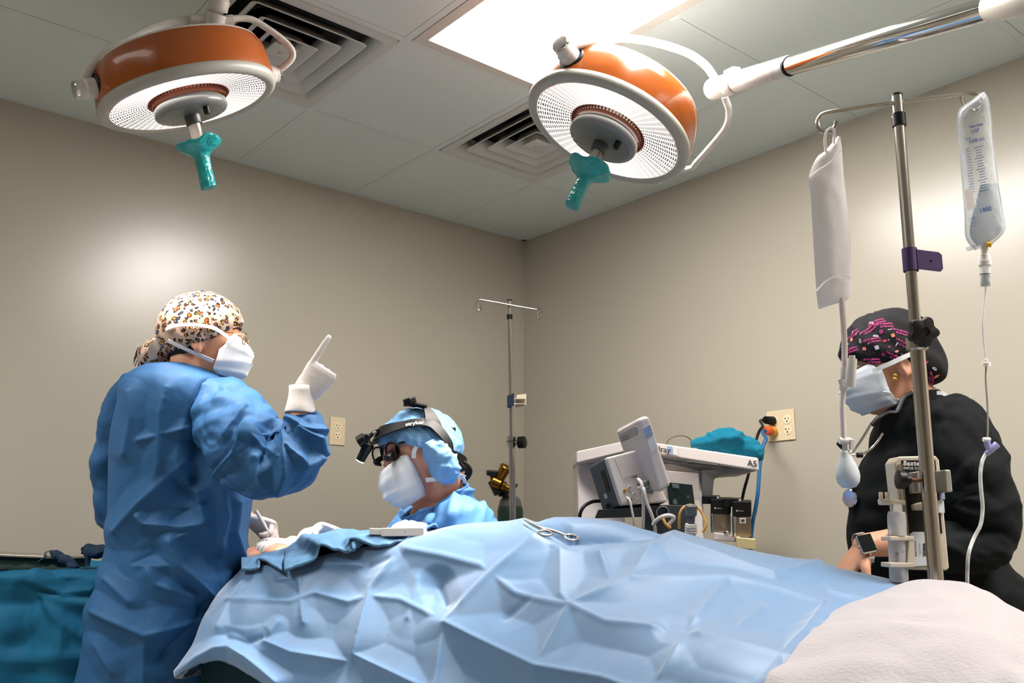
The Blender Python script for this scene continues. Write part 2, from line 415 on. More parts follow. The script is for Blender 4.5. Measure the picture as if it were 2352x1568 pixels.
# the lamp with the chrome arm
tR, cR, nR, e1R, e2R, endsR = surgical_lamp(1393, 303.5, 2.454, 25.5, .485, .2305,
    'orange surgical lamp held out on a long chrome arm', None, [(radians(-135.5), .052), (radians(44.5), .052)], None,
    'teal sterile cover on the handle of the orange lamp with the chrome arm', 3)
d0, d1 = PX(endsR[0])[2], PX(endsR[1])[2]
def yoke(t, pts, r=.011):
    b = MB(); b.tube(pts, r, 12, sub=6, flat=.7); b.build('yoke', yoke_m, t, smooth=60)
pR = [endsR[0]]+[P(x, y, d0+(d1-d0)*q) for x, y, q in ((1375, 98, .1), (1430, 88, .2), (1500, 97, .3), (1575, 120, .42), (1618, 148, .5), (1641, 178, .55))]
yoke(tR, pR)
pR2 = [P(x, y, d0+(d1-d0)*q) for x, y, q in ((1664, 222, .58), (1674, 252, .64), (1670, 285, .7), (1650, 315, .78), (1600, 372, .92), (1585, 386, .97))]+[endsR[1]]
yoke(tR, pR2)
# knuckle and arm
dk = d0+(d1-d0)*.55; kA = P(1636, 205, dk); kB = P(1700, 182, dk-.05); kC = P(1812, 152, 2.18); kD = P(2285, 15, 1.70); kE = P(2440, -22, 1.55)
ax = (kC-kA).normalized()
def seg(parent, name, a, c, ra, rb, m, prof=None, n=32):
    L = (c-a).length; b = MB(); b.lathe(prof or [(ra*.96, 0), (ra, .002), (rb, L-.002), (rb*.96, L)], a, fr(c-a, Z), n); return b.build(name, m, parent)
seg(tR, 'knuckle', kA, kA+ax*.072, .029, .029, yoke_m)
seg(tR, 'knuckle_cap', kA-ax*.012, kA+ax*.0, .022, .026, chrome)
seg(tR, 'collar', kA+ax*.073, kA+ax*.113, .030, .0305, yoke_m)
b = MB(); b.box(kA+ax*.093+CU*.032, (.044, .024, .012), fr(CU, ax)); b.build('stop_block', yoke_m, tR, bevel=.002)
o = seg(tR, 'arm_sleeve', kA+ax*.114, kC, .0275, .0255, yoke_m)
# red crossed-out mark and screw on the sleeve
mid = kA+ax*.114+(kC-kA-ax*.114)*.62; vd = (CP-mid).normalized(); sx_ = ax; sy_ = vd.cross(sx_).normalized()
b = MB(); q0 = mid+vd*.0285+sy_*.006
for a in (.9, -.9):
    b.box(q0, (.022, .0016, .0006), fr(vd, sx_*cos(a)+sy_*sin(a)))
b.build('cross_mark', mat('red_ink', (170, 40, 60), .6), tR)
b = MB()
for s_ in (-1, 1):
    for k in (-1, 1):
        b.box(q0+sx_*(.009*s_)+sy_*(.003*k+.002*s_), (.014, .0008, .0005), fr(vd, sx_))
    b.box(q0+sx_*(.0155*s_)+sy_*(.002*s_), (.0008, .006, .0005), fr(vd, sx_))
b.build('pictogram', mat('dark_ink', (60, 50, 60), .6), tR)
b = MB(); b.lathe([(.0035, -.002), (.0035, .0008), (.0005, .0009)], mid-ax*.028+vd*.026-sy_*.008, fr(vd), 12); b.build('screw', hubm, tR)
ax2 = (kD-kC).normalized()
seg(tR, 'arm_tube', kC-ax2*.01, kD, .0225, .0225, chrome)
seg(tR, 'arm_end_ring', kC-ax2*.002, kC+ax2*.004, .0245, .0245, black)
ax3 = (kE-kD).normalized()
seg(tR, 'arm_end_sleeve', kD-ax3*.01, kE, .028, .028, mat('cream_enamel', (205, 198, 184), .4))
# joint outside the frame: the arm turns up to the ceiling
top = Vector((kE.x-.03, kE.y-.06, H))
seg(tR, 'ceiling_post', kE-Z*.05, Vector((kE.x, kE.y, H)), .035, .035, yoke_m)
seg(tR, 'ceiling_flange', Vector((kE.x, kE.y, H-.04)), Vector((kE.x, kE.y, H+.002)), .09, .11, yoke_m)
# the other lamp
tL, cL, nL, e1L, e2L, endsL = surgical_lamp(434.8, 233, 2.449, -12.4, .294, .2305,
    'orange surgical lamp under the louvered vent, its yoke hung from a white post', None, [(radians(180+22), .05), (radians(22), .045)], None,
    'teal sterile cover on the handle of the orange lamp under the vent', 8)
d0, d1 = PX(endsL[0])[2], PX(endsL[1])[2]
hub = [(437, 44), (486, 52), (536, 47)]
pL = [endsL[0]]+[P(x, y, d0+(d1-d0)*q) for x, y, q in ((196, 178, .02), (215, 148, .06), (250, 120, .14), (300, 93, .24), (350, 67, .36), (395, 53, .45), (440, 47, .52))]
yoke(tL, pL, .0135)
pL2 = [P(x, y, d0+(d1-d0)*q) for x, y, q in ((530, 43, .64), (575, 44, .74), (615, 66, .84), (652, 94, .92), (671, 118, .96), (666, 140, .98))]+[endsL[1]]
yoke(tL, pL2, .012)
dh = d0+(d1-d0)*.57
b = MB(); b.tube([P(437, 46, d0+(d1-d0)*.5), P(486, 50, dh), P(536, 46, d0+(d1-d0)*.65)], .019, 14, sub=4, flat=.7); b.build('yoke_hub', yoke_m, tL, bevel=.002)
hA, hB_ = P(489, 66, dh), P(503, 8, dh-.02); axu = (hB_-hA).normalized()
seg(tL, 'knuckle', hA-axu*.008, hA+axu*.05, .02, .027, yoke_m, prof=[(.012, -.002), (.022, .004), (.026, .03), (.0255, .05)])
seg(tL, 'collar', hA+axu*.05, hA+axu*.08, .0265, .0265, yoke_m)
topL = Vector((hB_.x, hB_.y, H)); pe = hA+axu*.08
b = MB(); b.tube([pe, pe+axu*.05, pe+axu*.07+Z*.03+FH*-.03, Vector((pe.x, pe.y, H))-FH*.05], .0235, 18, sub=5); b.build('ceiling_post', yoke_m, tL)
seg(tL, 'ceiling_flange', Vector((pe.x, pe.y, H-.03))-FH*.05, Vector((pe.x, pe.y, H+.002))-FH*.05, .07, .09, yoke_m)
# each lamp's beam
for c_, n_, R_ in ((cR, nR, .2), (cL, nL, .2)):
    for_l = bpy.data.lights.new('lamp_beam', 'AREA'); for_l.shape = 'DISK'; for_l.size = .40; for_l.energy = BEAM_POWER; for_l.color = (1, .9, .82)
    for_l.spread = radians(34)
    lo = bpy.data.objects.new('lamp_beam', for_l); COL.objects.link(lo); x_, y_, z_ = fr(-n_)
    p_ = c_+n_*.015
    lo.matrix_world = Matrix(((x_.x, y_.x, z_.x, p_.x), (x_.y, y_.y, z_.y, p_.y), (x_.z, y_.z, z_.z, p_.z), (0, 0, 0, 1)))
# ------------------------------------------------------------------ people: heads, hands, cloth
def interp(x, tab):
    if x <= tab[0][0]: return tab[0][1]
    for (a, u), (b, v) in zip(tab, tab[1:]):
        if x <= b: t = (x-a)/(b-a); t = t*t*(3-2*t); return u+(v-u)*t
    return tab[-1][1]
def lint(x, tab):
    if x <= tab[0][0]: return tab[0][1]
    for (a, u), (b, v) in zip(tab, tab[1:]):
        if x <= b: return u+(v-u)*(x-a)/(b-a)
    return tab[-1][1]
def _ell(d, c, r):                           # far hit of a ray from the origin with an ellipsoid
    a = sum((d[i]/r[i])**2 for i in range(3)); b = -2*sum(d[i]*c[i]/r[i]**2 for i in range(3)); k = sum((c[i]/r[i])**2 for i in range(3))-1
    q = b*b-4*a*k
    return (-b+sqrt(q))/(2*a) if q > 0 else 0.02
BUMPS = [(0, -16, .021, 8, 8), (0, -4, .010, 6, 9), (0, 16, .003, 22, 7), (17, 13, .004, 12, 5), (-17, 13, .004, 12, 5), (20, 1, -.008, 9, 6), (-20, 1, -.008, 9, 6),
         (38, -12, .005, 13, 10), (-38, -12, .005, 13, 10), (0, -36, .007, 13, 5), (0, -43, -.003, 14, 3), (0, -56, .009, 16, 9), (14, -19, .004, 6, 6), (-14, -19, .004, 6, 6)]
class Head:
    def __init__(s, c, fwd, up, sc=1.0):
        s.c = Vector(c); s.f = fwd.normalized(); s.u = (up-s.f*up.dot(s.f)).normalized(); s.l = s.u.cross(s.f); s.s = sc
    def rad(s, az, el):
        d = (cos(el)*cos(az), cos(el)*sin(az), sin(el))
        a = _ell(d, (-.012, 0, .022), (.100, .078, .095)); b = _ell(d, (.028, 0, -.048), (.066, .058, .074))
        r = (a**10+b**10)**.1
        for A, E_, h, sa, se in BUMPS:
            da = (math.degrees(az)-A+180) % 360-180; de = math.degrees(el)-E_
            if abs(da) < 4*sa and abs(de) < 4*se: r += h*exp(-.5*((da/sa)**2+(de/se)**2))
        return r*s.s
    def dir(s, az, el): return s.f*(cos(el)*cos(az))+s.l*(cos(el)*sin(az))+s.u*sin(el)
    def p(s, az, el, off=0): return s.c+s.dir(az, el)*(s.rad(az, el)+off)
    def pd(s, az, el, off=0): return s.p(radians(az), radians(el), off)
    def loc(s, x, y, z): return s.c+(s.f*x+s.l*y+s.u*z)*s.s
    def hit(s, px, py, off=0):               # where the line of sight through a photo pixel meets the head grown by off
        r = (P(px, py, 1)-CP).normalized(); t0 = (s.c-CP).dot(r); best = None
        t = t0-.2
        while t < t0+.05:
            q = CP+r*t; v = q-s.c; L = v.length; dd = v/L
            az = atan2(dd.dot(s.l), dd.dot(s.f)); el = math.asin(max(-1, min(1, dd.dot(s.u))))
            g = L-(s.rad(az, el)+off)
            if g <= 0: return q
            if best is None or g < best[0]: best = (g, q, dd)
            t += .0015
        return best[1]-best[2]*best[0]*0
    def aze(s, q):
        v = (q-s.c).normalized(); return atan2(v.dot(s.l), v.dot(s.f)), math.asin(max(-1, min(1, v.dot(s.u))))
    def shell(s, mb, n=72, m=54):
        R = []
        for i in range(m+1):
            el = max(min(-pi/2+pi*i/m, pi/2-.03), -pi/2+.03)
            R.append([s.p(2*pi*k/n, el) for k in range(n)])
        mb.rings(R)
    def ears(s, mb):
        for sg in (-1, 1):
            c = s.loc(-.012, sg*.076, -.020); ax = (s.l*sg+s.f*-.35).normalized(); fm = (s.f, s.u, ax)
            x, y, z = fr(ax, s.u)
            mb.lathe([(.004, .0), (.012, .004), (.016, .010), (.014, .013), (.009, .011), (.001, .006)], c, (x*1.75, y*1.0, z*.8), 20)
            mb.ball(s.loc(-.006, sg*.079, -.044), (.009, .005, .010), (s.f, s.l, s.u), 10, 8)
            mb.ball(s.loc(-.004, sg*.073, -.023), (.012, .008, .022), (s.f, s.l, s.u), 10, 8)
    def patch(s, mb, el_of, top=None, off=.01, n=72, m=22, wob=None, thick=True, az0=0, az1=2*pi):
        """a cap: from the edge elevation up to the crown"""
        R = []
        for i in range(m+1):
            ring = []
            for k in range(n):
                az = az0+(az1-az0)*k/n; e0 = radians(el_of(math.degrees(az))); t = i/m
                el = e0+(pi/2-.02-e0)*t
                o = off(az, t) if callable(off) else off
                if wob: o += wob(az, el, t)
                ring.append(s.p(az, el, o))
            R.append(ring)
        inner = [[s.p(az0+(az1-az0)*k/n, radians(el_of(math.degrees(az0+(az1-az0)*k/n))), .002) for k in range(n)]]
        mb.rings(inner+R, cap0=False, cap1=True)
def azn(a): return (a+180) % 360-180
def mask_grid(hd, mb, prof, ang=78, n=28, m=22, pleats=((.38, .004), (.55, .004)), side=.025):
    """prof rows: (t, z, x front, half width, x at the sides)"""
    rows = []
    for i in range(m+1):
        t = i/m; z = lint(t, [(r[0], r[1]) for r in prof]); xf = interp(t, [(r[0], r[2]) for r in prof]); w = interp(t, [(r[0], r[3]) for r in prof]); x0 = interp(t, [(r[0], r[4]) for r in prof])
        pl = sum(a*max(0, 1-abs(t-c)/.045) for c, a in pleats)
        row = []
        for k in range(n+1):
            a = (2*k/n-1); an = radians(ang)*a
            cc = (cos(an)-cos(radians(ang)))/(1-cos(radians(ang)))
            zz = z+(1-cc)*(.016 if t < .5 else -.004+.03*(t-.5))*1.0
            wr = .0012*sin(a*14+t*9)*cc
            row.append(hd.loc(x0+(xf-x0)*cc**.8+pl*cc+wr, w*sin(an)/sin(radians(ang)), zz))
        rows.append(row)
    mb.grid(rows)
    return rows
def ribbon(mb, pts, nrm, wid, th=.0012):
    """a strap: centre points, outward normals, width"""
    L = len(pts); R = []
    for i, p in enumerate(pts):
        t = (pts[min(i+1, L-1)]-pts[max(i-1, 0)]).normalized(); nn = nrm[i]; nn = (nn-t*nn.dot(t)).normalized(); b = t.cross(nn)
        w_ = wid[i] if isinstance(wid, (list, tuple)) else wid
        R.append([p+b*w_/2-nn*th, p+b*w_/2+nn*th, p-b*w_/2+nn*th, p-b*w_/2-nn*th])
    mb.rings(R)
def strap(hd, mb, pix, off, wid, sub=6):
    """a strap laid on the head along photo pixels"""
    px = catmull([(x, y, 0) for x, y in pix], sub); pts = [hd.hit(q.x, q.y, off) for q in px]
    ribbon(mb, pts, [(p-hd.c).normalized() for p in pts], wid)
def hand(mb, wrist, d, palm, handed, curls, thumb=(.5, .5), s=1.0, spread=.06, tside=.72, idx=1.0):
    """palm, four fingers and a thumb; palm = the way the palm faces; handed +1: thumb on the d x palm side"""
    d = d.normalized(); n = (palm-d*palm.dot(d)).normalized(); side = d.cross(n)*handed
    W = Vector(wrist); R = []
    for q, w_, t_ in ((-.02, .026, .020), (0, .027, .019), (.025, .034, .018), (.055, .041, .0165), (.082, .043, .014), (.094, .040, .010)):
        R.append([W+d*q*s+side*(w_*s*cos(2*pi*k/18))+n*(t_*s*sin(2*pi*k/18)) for k in range(18)])
    mb.rings(R)
    for i, (o, L, r) in enumerate(((.031, .070*idx, .0092), (.0105, .078, .0095), (-.0105, .073, .0092), (-.030, .058, .0082))):
        b = W+d*(.083-abs(o)*.12)*s+side*o*s; dd = (d+side*(o*spread*18)).normalized(); pts = [b-dd*.012*s, b]; rr = [r*s, r*s*1.03]
        c = curls[i] if isinstance(curls[i], (tuple, list)) else (curls[i],)*3
        p = b; nn = n.copy()
        for j, (f_, rj) in enumerate(((.45, .98), (.30, .92), (.25, .80))):
            rot = Matrix.Rotation(c[j], 3, dd.cross(nn)); dd = rot @ dd; nn = rot @ nn
            p = p+dd*(L*f_*s); pts.append(p); rr.append(r*rj*s)
        mb.tube(pts, rr, 12, sub=3); mb.ball(pts[-1], rr[-1]*.98, n=12, m=8)
    tb = W+d*.022*s+side*.026*s+n*.004*s; td = (d*.62+side*tside+n*(.97-tside)).normalized()
    p1 = tb+td*.036*s; td2 = (td*(1-thumb[0])+(d*.7+n*.7-side*.25)*thumb[0]).normalized(); p2 = p1+td2*.030*s; td3 = (td2*(1-thumb[1])+(d*.3+n*.8-side*.5)*thumb[1]).normalized(); p3 = p2+td3*.024*s
    mb.tube([tb-td*.012*s, tb, p1, p2, p3], [.014*s, .0145*s, .0115*s, .0105*s, .009*s], 12, sub=3); mb.ball(p3, .0088*s, n=12, m=8)
def tri(x): x = x-math.floor(x); return abs(2*x-1)
def crumple(p, seed=0, freq=1.0):
    """piecewise-flat crumpled cloth, about -1..1"""
    q = p*freq; wv = noise.noise_vector(q*1.3+Vector((seed*7.1, 3.3, 1.7)))*.45
    q = q+wv; r = random.Random(seed); f = 0; a = 1.0; tot = 0
    for i in range(5):
        n = Vector((r.gauss(0, 1), r.gauss(0, 1), r.gauss(0, 1))).normalized()
        f += a*(tri(q.dot(n)*(1.1+.75*i)+r.random())-.5)*2; tot += a; a *= .62
    return f/tot*1.6
def seg_dist(x, y, pl):
    best = 1e9
    for (ax_, ay), (bx, by) in zip(pl, pl[1:]):
        dx, dy = bx-ax_, by-ay; L = dx*dx+dy*dy; t = 0 if L == 0 else max(0, min(1, ((x-ax_)*dx+(y-ay)*dy)/L))
        best = min(best, math.hypot(x-ax_-t*dx, y-ay-t*dy))
    return best
def normals(mb, i0=0):
    N = [Vector() for _ in mb.v]
    for f in mb.f:
        if max(f) < i0: continue
        a, b, c = mb.v[f[0]], mb.v[f[1]], mb.v[f[2]]
        n = (b-a).cross(c-a)
        if len(f) == 4: n += (c-a).cross(mb.v[f[3]]-a)
        for i in f: N[i] += n
    return [n.normalized() if n.length > 1e-12 else Vector((0, 0, 1)) for n in N]
def drape_folds(mb, i0, i1, creases, amp=0, freq=6, seed=1, centre=None, soft=0, front=True, gain=1.0, fine=0.0, fr_=9.0):
    """push cloth out along its normals: traced creases (pixel polyline, height, reach in pixels) plus fine crumple"""
    N = normals(mb, i0)
    bb = [(min(p[0] for p in c[0])-c[2], max(p[0] for p in c[0])+c[2], min(p[1] for p in c[0])-c[2], max(p[1] for p in c[0])+c[2]) for c in creases]
    new = {}
    for i in range(i0, i1):
        v = mb.v[i]; n = N[i]
        if centre is not None and n.dot(v-centre(v)) < 0: n = -n
        h = amp*crumple(v, seed, freq) if amp else 0
        if (n.dot(v-CP) < 0 or not front) and creases:
            x, y, _ = PX(v); hi = lo = 0.0
            for c, q in zip(creases, bb):
                if q[0] < x < q[1] and q[2] < y < q[3]:
                    dp = seg_dist(x, y, c[0]); d = dp/c[2]
                    if d < 1:
                        k = c[1]*gain*(1-d)*(1-.25*d)
                        if fine and dp < fr_: k += math.copysign(fine, c[1])*(1-dp/fr_)
                        hi = max(hi, k); lo = min(lo, k)
            h += hi+lo
        new[i] = v+n*h
    for i, v in new.items(): mb.v[i] = v
def torso(mb, rows, n=72, sub=6, ex=2.3, X=None, Y=None):
    """rings from (centre, half width, half depth); X, Y the ring's axes"""
    C_ = catmull([r[0] for r in rows], sub); a = cat1([r[1] for r in rows], sub); b = cat1([r[2] for r in rows], sub)
    X = X or RH; Y = Y or FH; R = []
    i0 = len(mb.v)
    for c, p, q in zip(C_, a, b):
        R.append([c+X*(p*math.copysign(abs(cos(t))**(2/ex), cos(t)))+Y*(q*math.copysign(abs(sin(t))**(2/ex), sin(t))) for t in (2*pi*k/n for k in range(n))])
    mb.rings(R); return i0, len(mb.v)
def sleeve(mb, path, sub=8, n=48, k=5, amp=.10, per=26.0, up=None):
    """cloth tube over bent arm with diamond buckling; path rows (point, radius)"""
    pts = catmull([p for p, r in path], sub); rr = cat1([r for p, r in path], sub); i0 = len(mb.v)
    x, y, _ = fr(pts[1]-pts[0], up); R = []; s_ = 0
    for i, p in enumerate(pts):
        t = (pts[min(i+1, len(pts)-1)]-pts[max(i-1, 0)]).normalized(); x = (x-t*x.dot(t)).normalized(); y = t.cross(x)
        if i: s_ += (p-pts[i-1]).length
        ring = []
        for j in range(n):
            a = 2*pi*j/n; q = tri(k*a/(2*pi)+s_*per*.5)+tri(k*a/(2*pi)-s_*per*.5+.3)-1
            ring.append(p+(x*cos(a)+y*sin(a))*(rr[i]*(1+amp*q)))
        R.append(ring)
    mb.rings(R); return i0, len(mb.v)
skin_a = mat('skin_warm', (226, 168, 138), .5, sss=.12, bump=(220, .12, .001), vary=(14, (214, 150, 122)))
skin_b = mat('skin_ruddy', (238, 176, 148), .5, sss=.12, bump=(160, .25, .002), vary=(18, (224, 152, 128)))
skin_c = mat('skin_tan', (206, 152, 122), .5, sss=.12, bump=(220, .12, .001), vary=(14, (194, 138, 110)))
mask_m = mat('mask_white', (228, 230, 234), .8, bump=(120, .15, .002), sheen=.2)
maskb_m = mat('mask_blue_grey', (206, 214, 224), .8, bump=(120, .15, .002))
glove_m = mat('latex_glove', (232, 224, 220), .45, bump=(90, .25, .003))
gown_m = mat('gown_blue', (44, 95, 144), .66, spec=.4, bump=(45, .18, .006), vary=(5, (41, 90, 139)))
gownb_m = mat('gown_light_blue', (76, 130, 184), .66, spec=.4, bump=(45, .18, .006))
hair_dark = mat('dark_hair', (30, 22, 18), .55, bump=(200, .5, .003))
eye_w = mat('eye_white', (225, 220, 215), .2); eye_d = mat('eye_iris', (40, 28, 22), .15)

def face_bits(hd, root, brow):
    for sg in (-1, 1):
        e = MB(); e.ball(hd.loc(.0765, sg*.030, .002), .0125); ey = e.build('eye', eye_w, root)
        e = MB(); e.ball(hd.loc(.0850, sg*.031, .002), .0058); e.build('iris', eye_d, ey)
        e = MB(); e.tube([hd.pd(sg*10, 15, .0015), hd.pd(sg*19, 18, .002), hd.pd(sg*31, 15, .0015)], [.0022, .003, .0015], 8, sub=3); e.build('eyebrow', brow, root)
        for q, nm in ((1, 'eyelid'), (-1, 'eyelid')):
            e = MB(); e.tube([hd.loc(.079, sg*.019, .003), hd.loc(.0885, sg*.030, .003+.0075*q), hd.loc(.078, sg*.042, .003)], [.003, .0042, .003], 8, sub=4, flat=.8); e.build(nm, SKIN[root.name], root)
SKIN = {}
# ------------------------------------------------------------------ the standing person with the raised finger
def leopard():
    m = mat('leopard_cloth', (186, 164, 148), .8, spec=.2, bump=(60, .1, .003)); nt = m.node_tree; N = nt.nodes; L = nt.links; b = N['Principled BSDF']
    tc = N.new('ShaderNodeTexCoord'); nz = N.new('ShaderNodeTexNoise'); nz.inputs['Scale'].default_value = 70; L.new(tc.outputs['Object'], nz.inputs['Vector'])
    ad = N.new('ShaderNodeMix'); ad.data_type = 'RGBA'; ad.blend_type = 'LINEAR_LIGHT'; ad.inputs[0].default_value = .0085
    L.new(tc.outputs['Object'], ad.inputs[6]); L.new(nz.outputs['Color'], ad.inputs[7])
    v = N.new('ShaderNodeTexVoronoi'); v.inputs['Scale'].default_value = 70; v.inputs['Randomness'].default_value = .8; L.new(ad.outputs[2], v.inputs['Vector'])
    r1 = N.new('ShaderNodeValToRGB'); r1.color_ramp.interpolation = 'CONSTANT'; e = r1.color_ramp.elements
    e[0].position = 0; e[0].color = (1, 1, 1, 1); e[1].position = .27; e[1].color = (.5, .5, .5, 1)
    x = e.new(.45); x.color = (0, 0, 0, 1)
    L.new(v.outputs['Distance'], r1.inputs[0])
    sp = N.new('ShaderNodeSeparateColor'); L.new(v.outputs['Color'], sp.inputs[0])
    dk = N.new('ShaderNodeValToRGB'); dk.color_ramp.interpolation = 'CONSTANT'; e = dk.color_ramp.elements
    e[0].color = lin((62, 30, 12)); e[1].position = .4; e[1].color = lin((20, 18, 20)); x = e.new(.75); x.color = lin((24, 40, 62))
    L.new(sp.outputs[0], dk.inputs[0])
    cn = N.new('ShaderNodeValToRGB'); cn.color_ramp.interpolation = 'CONSTANT'; e = cn.color_ramp.elements
    e[0].color = lin((206, 140, 50)); e[1].position = .5; e[1].color = lin((170, 96, 34)); x = e.new(.8); x.color = lin((60, 70, 96))
    L.new(sp.outputs[1], cn.inputs[0])
    gt = N.new('ShaderNodeMath'); gt.operation = 'GREATER_THAN'; gt.inputs[1].default_value = .1; L.new(r1.outputs[0], gt.inputs[0])
    g2 = N.new('ShaderNodeMath'); g2.operation = 'GREATER_THAN'; g2.inputs[1].default_value = .8; L.new(r1.outputs[0], g2.inputs[0])
    m1 = N.new('ShaderNodeMix'); m1.data_type = 'RGBA'; m1.inputs[6].default_value = lin((186, 164, 148)); L.new(dk.outputs[0], m1.inputs[7]); L.new(gt.outputs[0], m1.inputs[0])
    m2 = N.new('ShaderNodeMix'); m2.data_type = 'RGBA'; L.new(m1.outputs[2], m2.inputs[6]); L.new(cn.outputs[0], m2.inputs[7]); L.new(g2.outputs[0], m2.inputs[0])
    L.new(m2.outputs[2], b.inputs['Base Color']); return m
leo = leopard()
DA = 2.45
hA_ = Head(P(470, 780, DA), (RH*.97+FH*.24+Z*.02), Z+RH*-.02, 1.0)
pA = thing('person', Vector((P(370, 1400, DA).x, P(370, 1400, DA).y, 0)),
           'person standing in a blue gown and leopard print cap, pointing upward with a gloved finger', 'person')
SKIN[pA.name] = skin_a
b = MB(); hA_.shell(b); hA_.ears(b)
nb = P(432, 880, DA)
b.tube([hA_.loc(-.028, 0, -.045), hA_.loc(-.032, 0, -.085), nb-Z*.02, nb-Z*.09], [.056, .054, .062, .10], 24, sub=5)
sh_l, sh_r = P(318, 915, 2.55), P(515, 955, 2.36)
def fix(c, h): return Vector((c.x, c.y, h))
ctr = P(400, 1000, DA)
torso(b, [(nb-Z*.03, .09, .075), (nb-Z*.08, .15, .10), (ctr, .145, .105), (fix(P(415, 1150, DA), 1.07), .125, .09), (fix(P(410, 1250, DA), .92), .15, .11), (fix(P(395, 1330, DA), .82), .155, .12), (fix(P(395, 1330, DA), .76), .14, .11)], n=40)
def limb(mb, pts, r, **k): mb.tube(pts, r, 16, sub=5, **k); mb.ball(pts[0], r[0]*.98); mb.ball(pts[-1], r[-1]*.98)
elbR, wrR = P(672, 1075, 2.22), P(692, 912, 2.26)
limb(b, [sh_r, P(590, 1030, 2.27), elbR, P(684, 1000, 2.235), wrR], [.062, .05, .042, .04, .026])
elbL, wrL = P(266, 1165, 2.60), P(566, 1192, 2.56)
limb(b, [sh_l, P(275, 1040, 2.58), elbL, P(400, 1185, 2.66), wrL], [.058, .047, .04, .038, .026])
base = P(352, 1568, DA); base = Vector((base.x, base.y, .8))
for sgn in (-1, 1):
    hip = fix(base.lerp(P(385, 1330, DA), .5), .80)+RH*(.075*sgn); an = Vector((base.x, base.y, .09))+RH*(.10*sgn)
    limb(b, [hip, Vector((an.x, an.y, .46)), an], [.088, .055, .038])
    b.tube([an-RH*.03-Z*.045, an+RH*.06-Z*.05, an+RH*.16+FH*.02-Z*.06], [.042, .042, .028], 14, sub=4)
b.build('body', skin_a, pA, remesh=.0045, sm_iter=3)
face_bits(hA_, pA, hair_dark)
# hair at the nape and beside the bun
b = MB()
hA_.patch(b, lambda az: interp(abs(azn(az)), [(0, 40), (60, 20), (85, -12), (110, -34), (180, -46)]), off=lambda az, t: .007, n=60, m=16)
b.build('hair', hair_dark, pA)
bun = P(362, 812, DA+.01)
b = MB()
for k in range(26):
    a = k*.55; st = bun+RH*(-.03+.02*sin(k*3.1))+Z*(.01*cos(k*2.3)); 
    b.tube([st+Z*.02, st-RH*(.012+.004*sin(k))-Z*.004, st-RH*(.016+.004*sin(k*1.7))-Z*(.026+.012*sin(k*2.1))], [.0011, .001, .0006], 5, sub=3)
b.build('bun_wisps', hair_dark, pA)
b = MB()
for k in range(30):
    st = P(398+k*1.3, 806+6*sin(k*1.3), DA-.055+.03*(k/30)); b.tube([st, st-Z*.018+RH*.004, st-Z*(.036+.008*sin(k*2))-RH*.004], [.003, .003, .0014], 5, sub=3)
b.build('nape_hair', hair_dark, pA)
# cap and its bun pouch
capedge = lambda az: interp(abs(azn(az)), [(0, 27), (25, 23), (50, 8), (75, -9), (97, -19), (125, -25), (180, -27)])
def capw(az, el, t): return .009*exp(-((abs(azn(math.degrees(az)))-98)/16)**2)*exp(-((math.degrees(el)+8)/16)**2)+ .0035*sin(5*az+6*t)*t+.002*sin(13*az+3*sin(el*5))*(1-t)+.004*max(0, sin(el))
b = MB(); hA_.patch(b, capedge, off=lambda az, t: .0095+.004*sin(pi*min(1, t*2)), wob=capw, n=120, m=40)
b.build('cap', leo, pA, smooth=80, solid=.0012)
b = MB(); X_, Y_, Z_ = fr(RH*.9+Z*.45)
prof = [(.006, .075), (.02, .062), (.036, .045), (.045, .02), (.046, -.005), (.04, -.03), (.024, -.045), (.002, -.05)]
b.lathe(prof, bun+RH*-.002+Z*-.004, fr(RH*.75+Z*.66), 32, wob=lambda r, z, a: (r*(1+.05*sin(4*a+z*40)+.025*sin(9*a)), z))
b.build('bun_pouch', leo, pA, smooth=80)
tie = mat('satin_tie', (190, 172, 160), .4)
b = MB(); tp = [P(396, 786, DA-.03), P(372, 783, DA-.045), P(356, 796, DA-.05), P(350, 812, DA-.048), P(353, 824, DA-.046)]
tp = catmull(tp, 5); ribbon(b, tp, [(p-bun).normalized() for p in tp], [.03-.012*abs(2*i/(len(tp)-1)-1) for i in range(len(tp))], .001)
b.build('cap_tie', tie, pA, smooth=80)
# mask
MPROF = [(0, -.010, .108, .052, .078), (.12, -.020, .119, .062, .068), (.3, -.036, .127, .068, .058), (.55, -.064, .124, .069, .036), (.8, -.092, .114, .060, .030), (1, -.112, .092, .048, .036)]
b = MB(); mask_grid(hA_, b, MPROF); b.build('mask', mask_m, pA, smooth=60, solid=.0015)
b = MB()
strap(hA_, b, [(536, 786), (515, 768), (492, 754), (462, 747), (430, 745), (402, 748), (381, 756)], .0235, .0095)
strap(hA_, b, [(490, 829), (460, 816), (430, 803), (405, 791), (385, 782)], .0160, .0095)
for pl, w_ in (([(381, 756), (374, 745), (377, 732)], .009), ([(381, 757), (370, 752), (366, 742)], .010), ([(383, 783), (364, 780), (355, 769)], .010), ([(386, 783), (350, 790), (328, 790), (315, 794)], .010), ([(350, 790), (332, 782), (320, 778)], .008)):
    q = catmull([P(x, y, DA-.01) for x, y in pl], 4); ribbon(b, q, [(-CF+RH*.3*sin(i)).normalized() for i in range(len(q))], w_)
b.build('mask_ties', mat('mask_tie_white', (232, 228, 224), .8), pA, smooth=80)
